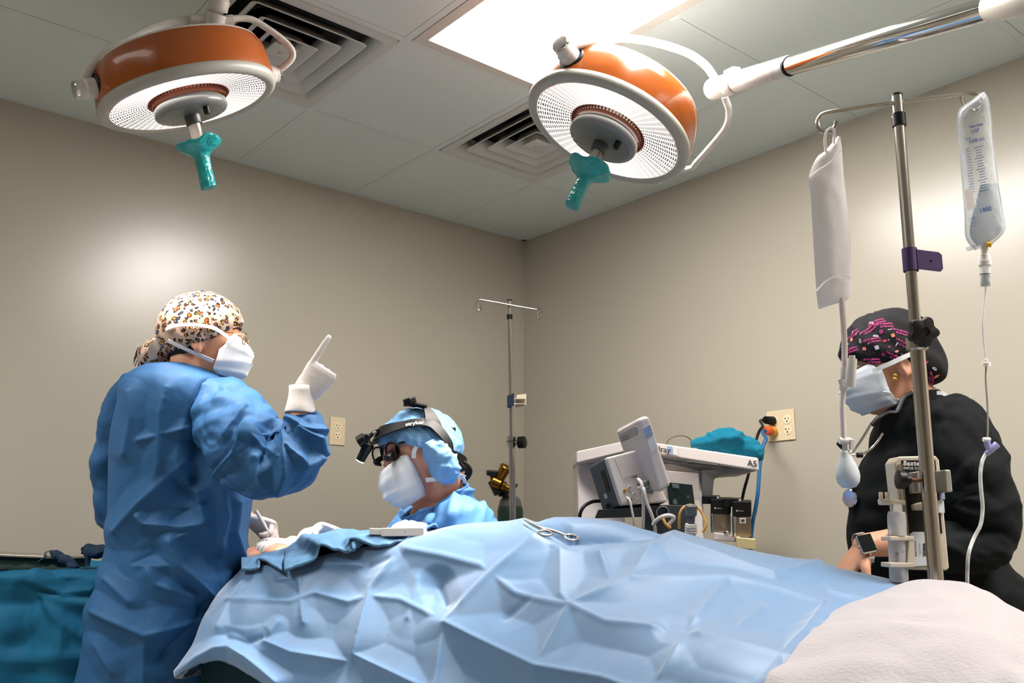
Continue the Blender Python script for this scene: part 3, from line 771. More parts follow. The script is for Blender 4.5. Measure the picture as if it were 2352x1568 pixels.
# glasses
gold = mat('thin_gold_wire', (190, 150, 100), .25, 1)
lensm = mat('spectacle_lens', (245, 245, 245), .02, trans=1, ior=1.1)
b = MB()
for sg in (-1, 1):
    c = hA_.loc(.106, sg*.032, -.006); b.tube([c+hA_.l*(.0235*cos(a))*1+hA_.u*(.021*sin(a))-hA_.f*(.006*sg*cos(a)) for a in (2*pi*k/24 for k in range(24))], .0011, 8, loop=True)
    b.tube([hA_.loc(.104, sg*.056, .006), hA_.loc(.07, sg*.073, .006), hA_.loc(.0, sg*.083, .006), hA_.loc(-.02, sg*.084, -.008)], .0014, 8, sub=4)
b.tube([hA_.loc(.107, -.009, .0), hA_.loc(.111, 0, .004), hA_.loc(.107, .009, .0)], .0011, 8, sub=4)
gl = b.build('glasses', gold, pA)
b = MB()
for sg in (-1, 1):
    c = hA_.loc(.106, sg*.032, -.006); b.lathe([(.0005, 0), (.0225, 0), (.0225, .001), (.0005, .001)], c, (hA_.l, hA_.u*.9, hA_.f), 24)
b.build('lens', lensm, gl)
# gown
def row(py, L, R_, d, dep): return (P((L+R_)/2, py, d), M((R_-L)/2, d), dep)
b = MB()
rows = [row(846, 372, 468, 2.47, .085), row(850, 338, 486, 2.46, .105), row(866, 306, 520, 2.46, .13), row(888, 288, 548, 2.45, .15), row(930, 281, 578, 2.45, .165), row(985, 270, 590, 2.45, .17), row(1050, 265, 585, 2.45, .17), row(1130, 262, 576, 2.45, .165), row(1200, 260, 566, 2.45, .165), row(1270, 256, 560, 2.45, .175), row(1340, 238, 548, 2.45, .19), row(1400, 226, 534, 2.45, .20), row(1480, 212, 520, 2.45, .21), row(1568, 194, 500, 2.45, .22)]
cl = rows[-1][0]; rows += [(fix(cl, .45), .21, .24), (fix(cl, .28), .215, .245)]
i0, i1 = torso(b, rows, n=250, sub=22, ex=2.25)
b.f = [f for f in b.f if len(f) == 4]; b.m = b.m[:len(b.f)]
CA = [([(488, 905), (470, 960), (452, 1017), (441, 1100)], -.022, 42), ([(387, 892), (371, 950), (366, 1071), (352, 1130)], .008, 40), ([(300, 900), (305, 960), (292, 1040)], .008, 36),
      ([(275, 1218), (328, 1151), (377, 1103), (398, 1084), (430, 1060)], .014, 48), ([(326, 1181), (339, 1199), (414, 1207), (458, 1200)], .016, 36), ([(398, 1100), (438, 1149)], -.018, 46),
      ([(452, 1130), (470, 1215)], .012, 40), ([(500, 1090), (515, 1180), (500, 1250)], .012, 36), ([(540, 1150), (530, 1220), (552, 1290)], .014, 34), ([(455, 1210), (395, 1240)], .012, 34),
      ([(299, 1298), (349, 1274)], -.009, 34), ([(299, 1298), (411, 1298)], .010, 34), ([(341, 1302), (362, 1340), (442, 1368)], .012, 42), ([(393, 1241), (414, 1295), (484, 1368)], .020, 48),
      ([(484, 1368), (560, 1330)], .012, 40), ([(484, 1368), (430, 1350), (430, 1345)], -.010, 36), ([(226, 1404), (336, 1455), (447, 1428)], .014, 55), ([(447, 1428), (377, 1506)], -.014, 50), ([(484, 1368), (447, 1428)], -.012, 40),
      ([(225, 1480), (260, 1540)], .008, 40), ([(335, 1456), (330, 1568)], .010, 50), ([(400, 1190), (470, 1150)], -.01, 34), ([(320, 1010), (420, 985), (480, 980)], .006, 26), ([(250, 1330), (300, 1380)], .008, 40)]
drape_folds(b, i0, i1, CA, gain=1.7, fine=.003, fr_=9, amp=.0025, freq=4.0, seed=4, centre=lambda v: fix(cl, v.z))
# the sleeves
i0, i1 = sleeve(b, [(P(492, 925, 2.40), .085), (P(528, 968, 2.35), .098), (P(572, 1020, 2.28), .098), (P(622, 1056, 2.235), .088), (P(662, 1060, 2.215), .076), (P(692, 1026, 2.225), .060), (P(700, 990, 2.235), .050), (P(699, 958, 2.25), .039), (P(698, 946, 2.25), .030)], sub=26, n=170, k=5, amp=.06, per=24)
CS = [([(653, 983), (655, 1085), (640, 1120)], .014, 26), ([(591, 1050), (610, 1114)], .013, 28), ([(661, 1026), (696, 1062)], .013, 22), ([(570, 985), (540, 1040), (500, 1080)], .018, 34), ([(560, 940), (520, 1000)], .010, 26), ([(690, 985), (735, 1010), (742, 1040)], .011, 18), ([(600, 985), (640, 975), (652, 983)], -.010, 18),
      ([(480, 1095), (540, 1020)], -.012, 26), ([(668, 965), (700, 985), (742, 990)], .010, 16), ([(700, 1070), (735, 1050)], .011, 20), ([(610, 1000), (600, 1060)], -.011, 24), ([(575, 1000), (640, 1050)], .008, 22), ([(520, 1100), (590, 1130)], .01, 30)]
drape_folds(b, i0, i1, CS, gain=1.6, fine=.003, fr_=8, amp=.004, freq=9, seed=7)
i0, i1 = sleeve(b, [(P(330, 895, 2.53), .07), (P(300, 940, 2.55), .07), (P(272, 1020, 2.57), .062), (P(268, 1095, 2.585), .062), (P(270, 1165, 2.60), .060), (P(292, 1200, 2.62), .05), (P(380, 1205, 2.66), .05), (P(480, 1196, 2.64), .042), (P(552, 1190, 2.57), .032)], sub=10, n=64, k=4, amp=.06, per=18)
drape_folds(b, i0, i1, [([(222, 1060), (262, 1238)], .008, 30), ([(250, 1020), (255, 1140)], -.008, 26)], amp=.006, freq=7, seed=9)
gw = b.build('gown', gown_m, pA, smooth=180)
b = MB(); i0, i1 = torso(b, [(r[0], r[1]*1.004, r[2]*1.01) for r in rows[:2]], n=120, sub=4, ex=2.25); b.f = [f for f in b.f if len(f) == 4]; b.m = b.m[:len(b.f)]
b.build('collar_binding', gown_m, gw, solid=.004, smooth=180)
# gloves
b = MB(); gd = (CR*.545+CU*.838+CF*.05)
hand(b, wrR+CR*.007-CU*.0, gd, CF, 1, [(.05, .05, .05), (1.5, 1.5, .8), (1.5, 1.5, .8), (1.45, 1.5, .8)], thumb=(1.2, .8), s=.95, tside=.2, idx=1.22)
gl1 = b.build('glove', glove_m, pA, remesh=.0026, sm_iter=2)
b = MB(); wd = (wrR-P(684, 1000, 2.235)).normalized()
R = []
for q, r in ((-.042, .036), (-.038, .037), (-.02, .0335), (-.004, .031), (.012, .0305), (.026, .0315)):
    x, y, z = fr(wd); R.append([wrR+wd*q+(x*cos(2*pi*k/28)+y*sin(2*pi*k/28))*(r*(1+.02*sin(5*2*pi*k/28+q*200))) for k in range(28)])
b.rings(R, cap0=False, cap1=False); b.build('glove_cuff', glove_m, pA, solid=.0015, smooth=80)
b = MB()
hand(b, wrL+RH*.0, CR*.95-CU*.25-CF*.05, CR*-.1-CU*.75-CF*.5, 1, [(.9, .8, .5), (1.0, .9, .5), (1.1, 1.0, .6), (1.2, 1.0, .6)], thumb=(.6, .5), s=.95)
b.build('glove', glove_m, pA, remesh=.0028, sm_iter=2)
# ------------------------------------------------------------------ the seated surgeon with headlight and loupes
DB = 2.45
fB = (RH*-.90+FH*-.36)*.93+Z*-.36
hB = Head(P(962, 1046, DB), fB, Z+RH*-.30, 1.0)
pB = thing('person', Vector((P(1010, 1300, DB).x, P(1010, 1300, DB).y, 0)), 'person in a light blue gown and blue cap bending over the patient under a headlight', 'person')
SKIN[pB.name] = skin_b
fwdB = (RH*-.92+FH*-.39).normalized(); lftB = Z.cross(fwdB)
b = MB(); hB.shell(b); hB.ears(b)
nbB = P(1010, 1150, DB+.01)
b.tube([hB.loc(-.03, 0, -.05), hB.loc(-.03, 0, -.09), nbB, nbB-Z*.08], [.058, .058, .066, .10], 24, sub=5)
hipB = nbB+RH*.10; hipB = Vector((hipB.x, hipB.y, .54))
torso(b, [(nbB-Z*.03, .07, .08), (nbB-Z*.075+RH*.01, .10, .17), (nbB.lerp(hipB, .35), .125, .165), (nbB.lerp(hipB, .7), .115, .145), (hipB, .13, .16), (hipB-Z*.08, .12, .15)], n=40, X=fwdB, Y=lftB)
shL, shR = nbB-Z*.09+lftB*.17, nbB-Z*.09-lftB*.17
eL, eR = shL+fwdB*.10-Z*.20, shR+fwdB*.16-Z*.18
wL_, wR_ = P(672, 1252, 2.52), P(800, 1240, 2.50)
limb(b, [shL, shL.lerp(eL, .5), eL, eL.lerp(wL_, .5)-Z*.01, wL_], [.058, .048, .042, .038, .027])
limb(b, [shR, shR.lerp(eR, .5), eR, eR.lerp(wR_, .5)-Z*.01, wR_], [.058, .048, .042, .038, .027])
for sg in (-1, 1):
    hp = hipB+lftB*.09*sg-Z*.02; kn = hp+fwdB*.24+lftB*.10*sg; kn = Vector((kn.x, kn.y, .50)); an = kn+fwdB*.02; an = Vector((an.x, an.y, .09))
    limb(b, [hp, hp.lerp(kn, .5), kn], [.085, .075, .058]); limb(b, [kn, kn.lerp(an, .5), an], [.057, .048, .036])
    b.tube([an-fwdB*.04-Z*.045, an+fwdB*.06-Z*.05, an+fwdB*.15-Z*.06], [.04, .042, .028], 14, sub=4)
b.build('body', skin_b, pB, remesh=.0045, sm_iter=3)
face_bits(hB, pB, mat('grey_brow', (120, 92, 78), .7))
t = thing('stool', Vector((hipB.x, hipB.y, 0)), 'round stool under the seated person in the headlight band', 'stool')
b = MB(); b.lathe([(.15, .40), (.17, .41), (.17, .445), (.15, .458), (.001, .46)], (hipB.x, hipB.y, 0), fr(Z), 32); b.build('seat', black, t)
b = MB(); b.lathe([(.03, .05), (.03, .40)], (hipB.x, hipB.y, 0), fr(Z), 16); b.build('post', chrome, t)
b = MB(); b.lathe([(.22, 0), (.22, .02), (.05, .06), (.001, .06)], (hipB.x, hipB.y, 0), fr(Z), 32); b.build('base', chrome, t)
# blue bouffant cap
capm = mat('cap_blue', (112, 160, 205), .75, bump=(50, .35, .008))
edgeB = lambda az: interp(abs(azn(az)), [(0, 36), (30, 33), (55, 24), (80, 8), (105, -22), (140, -40), (180, -44)])
def wobB(az, el, t):
    a = abs(azn(math.degrees(az))); puff = .022*exp(-((a-118)/34)**2)*exp(-((math.degrees(el)+14)/24)**2)
    return puff+.003*crumple(hB.dir(az, el)*.1, 3, 32)+.0025*sin(az*17+3*sin(el*7))*exp(-t*5)
b = MB(); hB.patch(b, edgeB, off=lambda az, t: .010+.007*sin(pi*min(1, t*1.6)), wob=wobB, n=180, m=60); b.build('cap', capm, pB, smooth=90, solid=.001)
# the loose, puffed part over the ear
b = MB(); i0 = len(b.v); eb = P(1018, 1060, DB-.105)
puffp = [(984, 1014), (996, 1032), (1010, 1057), (1029, 1084), (1049, 1099)]
pp = catmull([P(x, y, DB-.075+.00*i) for i, (x, y) in enumerate(puffp)], 8); rr = cat1([.018, .031, .036, .036, .017], 8)
b.tube(pp, rr, 40); drape_folds(b, i0, len(b.v), [([(985, 1020), (1010, 1045), (1022, 1040)], .009, 12), ([(1000, 1050), (1040, 1050)], .008, 10), ([(1010, 1072), (1050, 1075)], .009, 11), ([(1030, 1030), (1045, 1085)], .007, 10), ([(1000, 1020), (1030, 1022)], .006, 9)], amp=.004, freq=22, seed=5)
b.build('cap_puff', capm, pB, smooth=100)
# mask
b = MB(); mask_grid(hB, b, [(0, -.004, .112, .062, .050), (.12, -.016, .121, .068, .046), (.35, -.040, .129, .070, .042), (.6, -.068, .127, .068, .038), (.8, -.095, .116, .060, .036), (1, -.118, .090, .046, .036)], ang=80, pleats=((.62, .007),)); b.build('mask', mask_m, pB, smooth=50, solid=.0015)
b = MB()
strap(hB, b, [(950, 1052), (952, 1034), (962, 1020), (985, 1008)], .012, .011)
q = catmull([P(x, y, DB-z) for x, y, z in ((978, 1102, .085), (1000, 1100, .09), (1022, 1096, .085), (1050, 1092, .07), (1068, 1096, .05))], 5); ribbon(b, q, [-CF-RH*.2]*len(q), .011)
q = catmull([P(x, y, DB-z) for x, y, z in ((1056, 1093, .06), (1066, 1102, .055), (1066, 1108, .055))], 4); ribbon(b, q, [-CF-RH*.2]*len(q), .009)
b.build('mask_ties', mask_m, pB, smooth=80)
b = MB()
q = [hB.hit(x, y, .004) for x, y in ((915, 1058), (922, 1059))]
# gown
b = MB()
def rB(dz, a, c_, dx=0): return (nbB+Z*dz+RH*dx, a, c_)
rowsB = [rB(-.015, .082, .088, .004), rB(-.03, .10, .115), rB(-.052, .122, .165, .002), rB(-.08, .14, .20, .006), rB(-.12, .155, .215, .01), rB(-.18, .165, .21, .02), rB(-.28, .165, .20, .035), rB(-.38, .17, .20, .05), (Vector((hipB.x, hipB.y, .56)), .19, .215), (Vector((hipB.x, hipB.y, .47)), .205, .225)]
rowsB[0] = (P(1000, 1128, DB), .085, .085)
i0, i1 = torso(b, rowsB, n=200, sub=18, X=fwdB, Y=lftB, ex=2.2)
b.f = [f for f in b.f if len(f) == 4]; b.m = b.m[:len(b.f)]
# tilt the neckline: lower in front
for i in range(i0, i1):
    v = b.v[i]; k = max(0, 1-(nbB.z-.015-v.z)/.13); fo = (v-nbB).dot(fwdB); b.v[i] = v-Z*(k*.42*(fo+.03))
CB = [([(1105, 1145), (1112, 1190)], .010, 16), ([(1050, 1125), (1035, 1170), (1030, 1195)], .010, 16), ([(980, 1150), (960, 1200)], .009, 16), ([(1000, 1140), (985, 1200)], -.008, 14), ([(1090, 1165), (1130, 1185)], .009, 14), ([(1065, 1130), (1100, 1125)], .008, 14), ([(925, 1175), (905, 1205)], .007, 14), ([(1030, 1185), (1110, 1160)], .010, 14), ([(1100, 1185), (1140, 1190)], -.008, 14)]
drape_folds(b, i0, i1, CB, gain=1.2, fine=.003, fr_=7, amp=.003, freq=8, seed=12, centre=lambda v: Vector((nbB.x, nbB.y, v.z)))
for sh, el, wr, sd in ((shL, eL, wL_, 1), (shR, eR, wR_, 2)):
    i0, i1 = sleeve(b, [(sh-lftB*.05*(1 if sd == 1 else -1)+Z*.01, .085), (sh, .085), (sh.lerp(el, .5), .078), (el, .07), (el.lerp(wr, .45)-Z*.01, .055), (el.lerp(wr, .85), .036)], sub=16, n=110, k=4, amp=.05)
    drape_folds(b, i0, i1, CB, gain=1.2, fine=.003, fr_=7, amp=.004, freq=9, seed=14+sd)
gB = b.build('gown', gownb_m, pB, smooth=180)
b = MB(); q = [b_ for b_ in ()]
n0 = 200; ringp = []
v0 = [gB.data.vertices[k].co+ROOT[pB.name] for k in range(n0)]
b.tube(v0, .0042, 8, loop=True); b.build('collar_binding', gownb_m, gB)
b = MB(); v1 = [v+(nbB-v)*.16-Z*.006 for v in v0]; v2 = [v+(nbB-v)*.2-Z*.05 for v in v0]; b.rings([v1, v2], cap0=False, cap1=False); b.build('undershirt', mat('black_undershirt', (16, 18, 20), .8), pB, solid=.002)
# gloves
b = MB(); hand(b, wR_, (P(735, 1212, 2.47)-wR_), Z*-1+CF*-.2, -1, [(.5, .7, .4), (.7, .8, .5), (.8, .9, .5), (.9, 1., .5)], thumb=(.5, .4), s=1.05); b.build('glove', glove_m, pB, remesh=.0028, sm_iter=2)
b = MB(); hand(b, wL_, (P(612, 1244, 2.46)-wL_), Z*-1+CF*.1, 1, [(.35, .7, .4), (.45, .8, .5), (.55, .8, .5), (.6, .9, .5)], thumb=(.4, .4), s=.9); b.build('glove', glove_m, pB, remesh=.0028, sm_iter=2)
# ---- headlight band (worn, but a thing of its own)
t = thing('headlight', hB.p(0, radians(44), .02), 'black surgical headlight on its head band around the blue cap', 'headlight')
blk = mat('band_black', (12, 13, 14), .5, spec=.3); logo_w = mat('logo_white', (225, 222, 220), .6)
near = [(870, 994), (890, 986), (915, 979), (950, 971), (985, 972), (1010, 990), (1030, 1018), (1042, 1046)]
nw = [.040, .036, .028, .026, .030, .030, .026, .024]
no = [.024, .024, .024, .024, .026, .031, .038, .041]
ae = [hB.aze(hB.hit(x, y, o_)) for (x, y), o_ in zip(near, no)]
ae2 = [(a, e, o_) for (a, e), o_ in zip(ae, no)]
ae2 = ae2+[(pi, ae[-1][1]-.25, .036)]+[(2*pi-a, e, o_) for a, e, o_ in reversed(ae2)]
nw2 = nw+[.024]+nw[::-1]
pa = catmull(ae2+[(ae2[0][0]+2*pi, ae2[0][1], ae2[0][2])], 7); wv_ = cat1(nw2+[nw2[0]], 7)
pts = [hB.p(q.x, q.y, q.z) for q in pa]
b = MB(); ribbon(b, pts, [(p-hB.c).normalized() for p in pts], wv_, .0025); b.build('band', blk, t, smooth=50)
b = MB(); sp_ = [hB.hit(x, y, .024) for x, y in ((995, 978), (992, 962), (984, 944), (972, 934))]+[hB.pd(170, 82, .024), hB.pd(-150, 62, .024), hB.pd(-112, 30, .024)]
sp_ = catmull(sp_, 6); ribbon(b, sp_, [(p-hB.c).normalized() for p in sp_], [.05-.03*min(1, i/16) for i in range(len(sp_))], .0025); b.build('crown_strap', blk, t, smooth=50)
kb = hB.hit(943, 932, .026); ku = (kb-hB.c).normalized()*.5+hB.u*.5
kb = P(943, 928, PX(kb)[2]); b = MB(); b.lathe([(.014, 0), (.017, .003), (.0172, .016), (.015, .019), (.001, .02)], kb-ku*.002, fr(ku), 40, wob=lambda r, z, a: (r*(1+.035*(1 if sin(20*a) > 0 else -1)), z)); b.build('ratchet_knob', black, t)
b = MB(); b.box(P(966, 930, PX(kb)[2]), (.035, .028, .008), fr(CU*.95+CR*.2, CR)); b.build('crown_pad', blk, t, bevel=.003)
bk = hB.hit(1046, 1040, .03); b = MB(); b.box(bk, (.03, .05, .012), fr((bk-hB.c), hB.l)); b.build('rear_ratchet', blk, t, bevel=.004)
b = MB(); b.box(P(1040, 987, DB-.01), (.016, .022, .014), fr(CU, CR)); b.build('rear_latch', blk, t, bevel=.003)
# the maker's word on the band
lc = hB.hit(953, 973, .0275); laz, lel = hB.aze(lc)
la, lb = hB.hit(934, 975, .0275), hB.hit(973, 970, .0275); tx = (lb-la).normalized(); tn = (lc-hB.c).normalized(); tn = (tn-tx*tn.dot(tx)).normalized(); ty = tn.cross(tx)
if ty.dot(CU) < 0: ty = -ty
b = MB()
def ontoB(x, y, z): return lc+tx*x+ty*y+tn*(.0024+z-x*x/.34-y*y/.5)
b.text('stryker', .0170, ontoB, bold=.0004); b.build('logo', logo_w, t, smooth=0, recalc=False)
# hinge and lamp
def cyl(parent, name, a, c, r, m, r2=None, n=20, prof=None):
    L = (c-a).length; r2 = r2 or r; b = MB(); b.lathe(prof or [(r*.9, 0), (r, L*.05), (r2, L*.95), (r2*.9, L)], a, fr(c-a), n); return b.build(name, m, parent)
zl = PX(hB.p(0, radians(40), .03))[2]
cyl(t, 'forehead_block', P(873, 1000, zl-.01), P(866, 985, zl-.01), .012, blk)
cyl(t, 'hinge', P(870, 987, zl-.015), P(856, 998, zl-.02), .0055, steel)
cyl(t, 'hinge', P(858, 994, zl-.02), P(844, 1006, zl-.02), .006, black)
cyl(t, 'hinge_ball', P(846, 998, zl-.022), P(843, 1008, zl-.022), .0085, black)
cyl(t, 'lamp_head', P(840, 1006, zl-.02), P(824, 1016, zl-.02), .0165, black, .0175)
cyl(t, 'lamp_barrel', P(848, 1018, zl-.02), P(834, 1044, zl-.022), .0155, black, .0125)
cyl(t, 'lamp_nose', P(835, 1042, zl-.022), P(827, 1058, zl-.023), .0125, black, .0118)
glow = bpy.data.materials.new('lit_headlight'); glow.use_nodes = True; emis(glow, (.85, .93, 1, 1), 3.0)
cyl(t, 'lamp_glass', P(827.5, 1057.5, zl-.023), P(826.5, 1059.5, zl-.023), .0112, glow)
b = MB(); b.tube([P(843, 1004, zl-.03), P(852, 1016, zl-.03), P(862, 1018, zl-.03), P(868, 1002, zl-.02)], .0022, 8, sub=5); b.build('lamp_wire', black, t)
b = MB(); b.tube([P(1044, 1048, DB-.03), P(1062, 1060, DB-.03), P(1076, 1072, DB-.03), P(1080, 1084, DB-.03), P(1070, 1100, DB-.02), P(1055, 1108, DB+.04)], .0062, 10, sub=6); b.build('cable', black, t)
b = MB(); b.tube([P(1048, 1058, DB-.045), P(1060, 1068, DB-.045), P(1072, 1080, DB-.04), P(1068, 1096, DB-.03), P(1056, 1104, DB-.0)], .0055, 10, sub=6); b.build('cable', black, t)
cyl(t, 'cable_clip', P(1040, 1044, DB-.06), P(1050, 1046, DB-.06), .006, white)
# ---- loupes
t = thing('loupe_glasses', hB.p(0, 0, .02), 'black framed magnifying loupe glasses above the white mask', 'glasses')
gd_ = PX(hB.loc(.108, 0, .0))[2]
ln = hB.f*.9-hB.u*.1
gc = []
dn = PX(hB.loc(.105, .032, 0))[2]; df = PX(hB.loc(.105, -.032, 0))[2]
def rim(cx, cy, a, c_, tilt, dd, parent, r=.0028):
    ct, st = cos(radians(tilt)), sin(radians(tilt)); pts = []
    for k in range(32):
        an = 2*pi*k/32; x = a*math.copysign(abs(cos(an))**.8, cos(an)); y = c_*math.copysign(abs(sin(an))**.8, sin(an))
        pts.append(P(cx+x*ct-y*st, cy+x*st+y*ct, dd-.0009*x))
    b = MB(); b.tube(pts, r, 8, loop=True); o = b.build('rim', blk, parent)
    b = MB(); i = [b.add(p) for p in pts]; c0 = b.add(sum(pts, Vector())/32)
    for k in range(32): b.face(i[k], i[(k+1) % 32], c0)
    b.build('lens', lensm, o, solid=.001)
dn -= .006; df -= .004
rim(902, 1036, 15, 19.5, -8, dn, t); rim(868, 1043, 12, 16, -8, df, t)
b = MB(); b.tube([P(887, 1030, dn), P(883, 1027, (dn+df)/2-.003), P(879, 1034, df)], .0028, 8, sub=4); b.build('bridge', blk, t)
b = MB(); te = hB.hit(988, 1000, .018); b.tube([P(916, 1017, dn), P(940, 1011, PX(hB.hit(940, 1011, .005))[2]), P(965, 1006, PX(hB.hit(965, 1006, .008))[2]), te], .0032, 8, sub=4, flat=1.6); b.build('temple_arm', blk, t)
for cx, cy, ex, ey, dd, r in ((900, 1041, 889, 1053, dn-.004, .0105), (874, 1052, 864, 1063, df-.004, .0098)):
    cyl(t, 'loupe_barrel', P(cx, cy, dd), P(ex, ey, dd-.02), r*.72, black, r)
cyl(t, 'light_mount', P(862, 1064, df-.03), P(876, 1068, df-.03), .004, black)
# ------------------------------------------------------------------ the person in black at the head of the table
DC = 2.30
hC = Head(P(2040, 836, DC), RH*-.985+FH*.10+Z*-.16, Z+RH*-.12, 1.0)
pC = thing('person', Vector((P(2150, 1300, DC).x, P(2150, 1300, DC).y, 0)), 'person in black scrubs, a black patterned cap and a face mask beside the wall', 'person')
SKIN[pC.name] = skin_c
b = MB(); hC.shell(b); hC.ears(b)
nbC = P(2125, 935, DC+.01)
b.tube([hC.loc(-.03, 0, -.045), hC.loc(-.036, 0, -.085), nbC, nbC-Z*.08+RH*.03], [.052, .049, .056, .10], 24, sub=5)
hipC = P(2230, 1420, DC)
fC, lC = RH*-1, FH*-1
torso(b, [(nbC-Z*.02, .07, .07), (nbC-Z*.07+RH*.03, .10, .15), (P(2140, 1080, DC), .12, .15), (P(2160, 1220, DC), .11, .125), (P(2190, 1340, DC), .125, .15), (hipC, .13, .165), (hipC-Z*.09, .12, .15)], n=40)
shC, elC, wrC = P(2185, 1012, 2.205), P(2262, 1225, 2.12), P(1985, 1252, 2.12)
limb(b, [shC, shC.lerp(elC, .5), elC, elC.lerp(wrC, .5), wrC], [.058, .05, .043, .038, .027])
shC2, elC2, wrC2 = P(2150, 1000, 2.45), P(2160, 1220, 2.48), P(2000, 1330, 2.40)
limb(b, [shC2, shC2.lerp(elC2, .5), elC2, elC2.lerp(wrC2, .5), wrC2], [.055, .048, .042, .036, .027])
for sg in (-1, 1):
    hp = hipC+FH*.09*sg-Z*.04; an = Vector((hp.x, hp.y, .09)); limb(b, [hp, Vector((hp.x, hp.y, .46))-RH*.02, an], [.09, .055, .038])
    b.tube([an+RH*.03-Z*.045, an-RH*.06-Z*.05, an-RH*.16-Z*.06], [.042, .042, .028], 14, sub=4)
hd_ = (P(1925, 1335, 2.12)-wrC)
hand(b, wrC, hd_, Z*-1+CF*.2, 1, [(.9, .9, .5)]*4, thumb=(.6, .5), s=1.0)
hand(b, wrC2, RH*-1-Z*.2, Z*-1, -1, [(.3, .4, .3)]*4, thumb=(.3, .3), s=.95)
b.build('body', skin_c, pC, remesh=.0045, sm_iter=3)
face_bits(hC, pC, hair_dark)
# patterned cap: tall at the crown, deep at the back
blackcap = mat('cap_black_cloth', (12, 12, 17), .8, bump=(40, .2, .004)); ink_p = mat('ink_magenta', (200, 62, 140), .8); ink_w = mat('ink_pale', (216, 208, 226), .8); ink_o = mat('ink_peach', (232, 134, 116), .8); ink_r = mat('ink_red', (206, 40, 84), .8)
edgeC = lambda az: interp(abs(azn(az)), [(0, 15), (25, 10), (50, -1), (75, -3), (95, -1), (115, -18), (140, -38), (180, -50)])
def offC(az, el, t=0):
    a = abs(azn(math.degrees(az))); e = math.degrees(el)
    return .013+.012*exp(-((a)/45)**2)*exp(-((e-26)/16)**2)+.012*exp(-((e-62)/26)**2)+.030*exp(-((a-180)/48)**2)*exp(-((e+22)/24)**2)+.006*exp(-((a-180)/50)**2)*exp(-((e-30)/20)**2)
b = MB(); hC.patch(b, edgeC, off=0, wob=lambda az, el, t: offC(az, el)*(.45+.55*min(1, t*7))+.0018*sin(az*9+el*11)+.0014*sin(az*23+el*5)*exp(-t*6), n=140, m=52)
cap_mats = [blackcap, ink_p, ink_w, ink_o, ink_r]
def onC(px, py, rot=0, s=1.0):
    c0 = hC.hit(px, py, .022); nn = (c0-hC.c).normalized(); tx_ = (CR-nn*CR.dot(nn)).normalized(); ty_ = nn.cross(tx_)
    if ty_.dot(CU) < 0: ty_ = -ty_
    cr, sr = cos(radians(rot)), sin(radians(rot))
    def f(x, y, z):
        q = c0+tx_*(x*cr-y*sr)*s+ty_*(x*sr+y*cr)*s; az, el = hC.aze(q); return hC.p(az, el, offC(az, el)+.0022+.0018*sin(az*9+el*11)+z)
    return f
b.mi = 1
for px, py, rot in ((1991, 758, 4), (2002, 778, -6), (1954, 803, -20), (2000, 824, -3), (2056, 815, -30), (2030, 745, -8), (2078, 784, -30), (2118, 852, -60), (1958, 770, -18), (2068, 757, -16), (2012, 741, 2), (2136, 866, -62), (1940, 822, -30)):
    f = onC(px, py, rot)
    b.text('Life in plastics,', .0076, f, bold=.00012, spacing=.95)
    b.text("it's fantastic", .0072, lambda x, y, z, f=f: f(x+.006, y-.0080, z), bold=.0001, spacing=.95)
def blob(px, py, kind, rot, col, s=1.0):
    f = onC(px, py, rot, s); b.mi = col
    O = {'sq': [(-.004, -.0035), (.004, -.004), (.0045, .0035), (-.0035, .004)], 'eye': [(-.007, 0), (-.003, .0028), (.002, .003), (.007, -.001), (.002, -.003), (-.003, -.0022)],
         'lip': [(-.006, 0), (-.002, .003), (0, .0018), (.002, .003), (.006, 0), (0, -.0035)], 'bar': [(-.005, -.0008), (.005, -.0006), (.005, .0006), (-.005, .0008)],
         'ring': [(.0042*cos(k*pi/6), .0042*sin(k*pi/6)) for k in range(12)], 'bust': [(-.003, -.006), (.002, -.005), (.004, 0), (.003, .006), (-.001, .005), (-.004, .001)], 'dot': [(.0014*cos(k), .0014*sin(k)) for k in range(6)]}[kind]
    i = [b.add(f(x, y, .0002)) for x, y in O]; c0 = b.add(f(0, 0, .0002))
    for k in range(len(i)): b.face(i[k], i[(k+1) % len(i)], c0)
    if kind in ('eye', 'ring'):
        b.mi = 0; i = [b.add(f(.0017*cos(k*pi/4), .0017*sin(k*pi/4), .0006)) for k in range(8)]; c0 = b.add(f(0, 0, .0006))
        for k in range(8): b.face(i[k], i[(k+1) % 8], c0)
for a in ((2003, 745, 'eye', -40, 2), (2011, 770, 'eye', -20, 2), (1957, 780, 'bust', -20, 3), (1978, 784, 'bar', 60, 2), (1975, 783, 'bar', 55, 2), (2024, 762, 'ring', 0, 1), (2051, 769, 'sq', 10, 3), (2032, 780, 'lip', 8, 4), (2013, 797, 'sq', 5, 2, 1.2), (1984, 800, 'sq', -15, 3), (2060, 788, 'bar', 60, 2), (2062, 787, 'bar', 50, 2), (2028, 812, 'ring', 0, 1), (2061, 805, 'lip', 20, 3), (1960, 765, 'bar', 20, 2), (1970, 768, 'bar', 20, 2), (2044, 757, 'bar', 5, 2), (1952, 792, 'dot', 0, 2), (1994, 789, 'dot', 0, 2), (2041, 778, 'dot', 0, 2), (2005, 808, 'dot', 0, 1), (2043, 794, 'lip', 10, 1, .6), (2074, 812, 'dot', 0, 2), (2128, 832, 'lip', 30, 4), (2140, 846, 'eye', -30, 2), (2142, 862, 'bust', -40, 3), (2135, 880, 'lip', -50, 3), (1940, 800, 'bar', 70, 2)):
    blob(*a)
b.mi = 0
b.build('cap', cap_mats, pC, smooth=80, recalc=False)
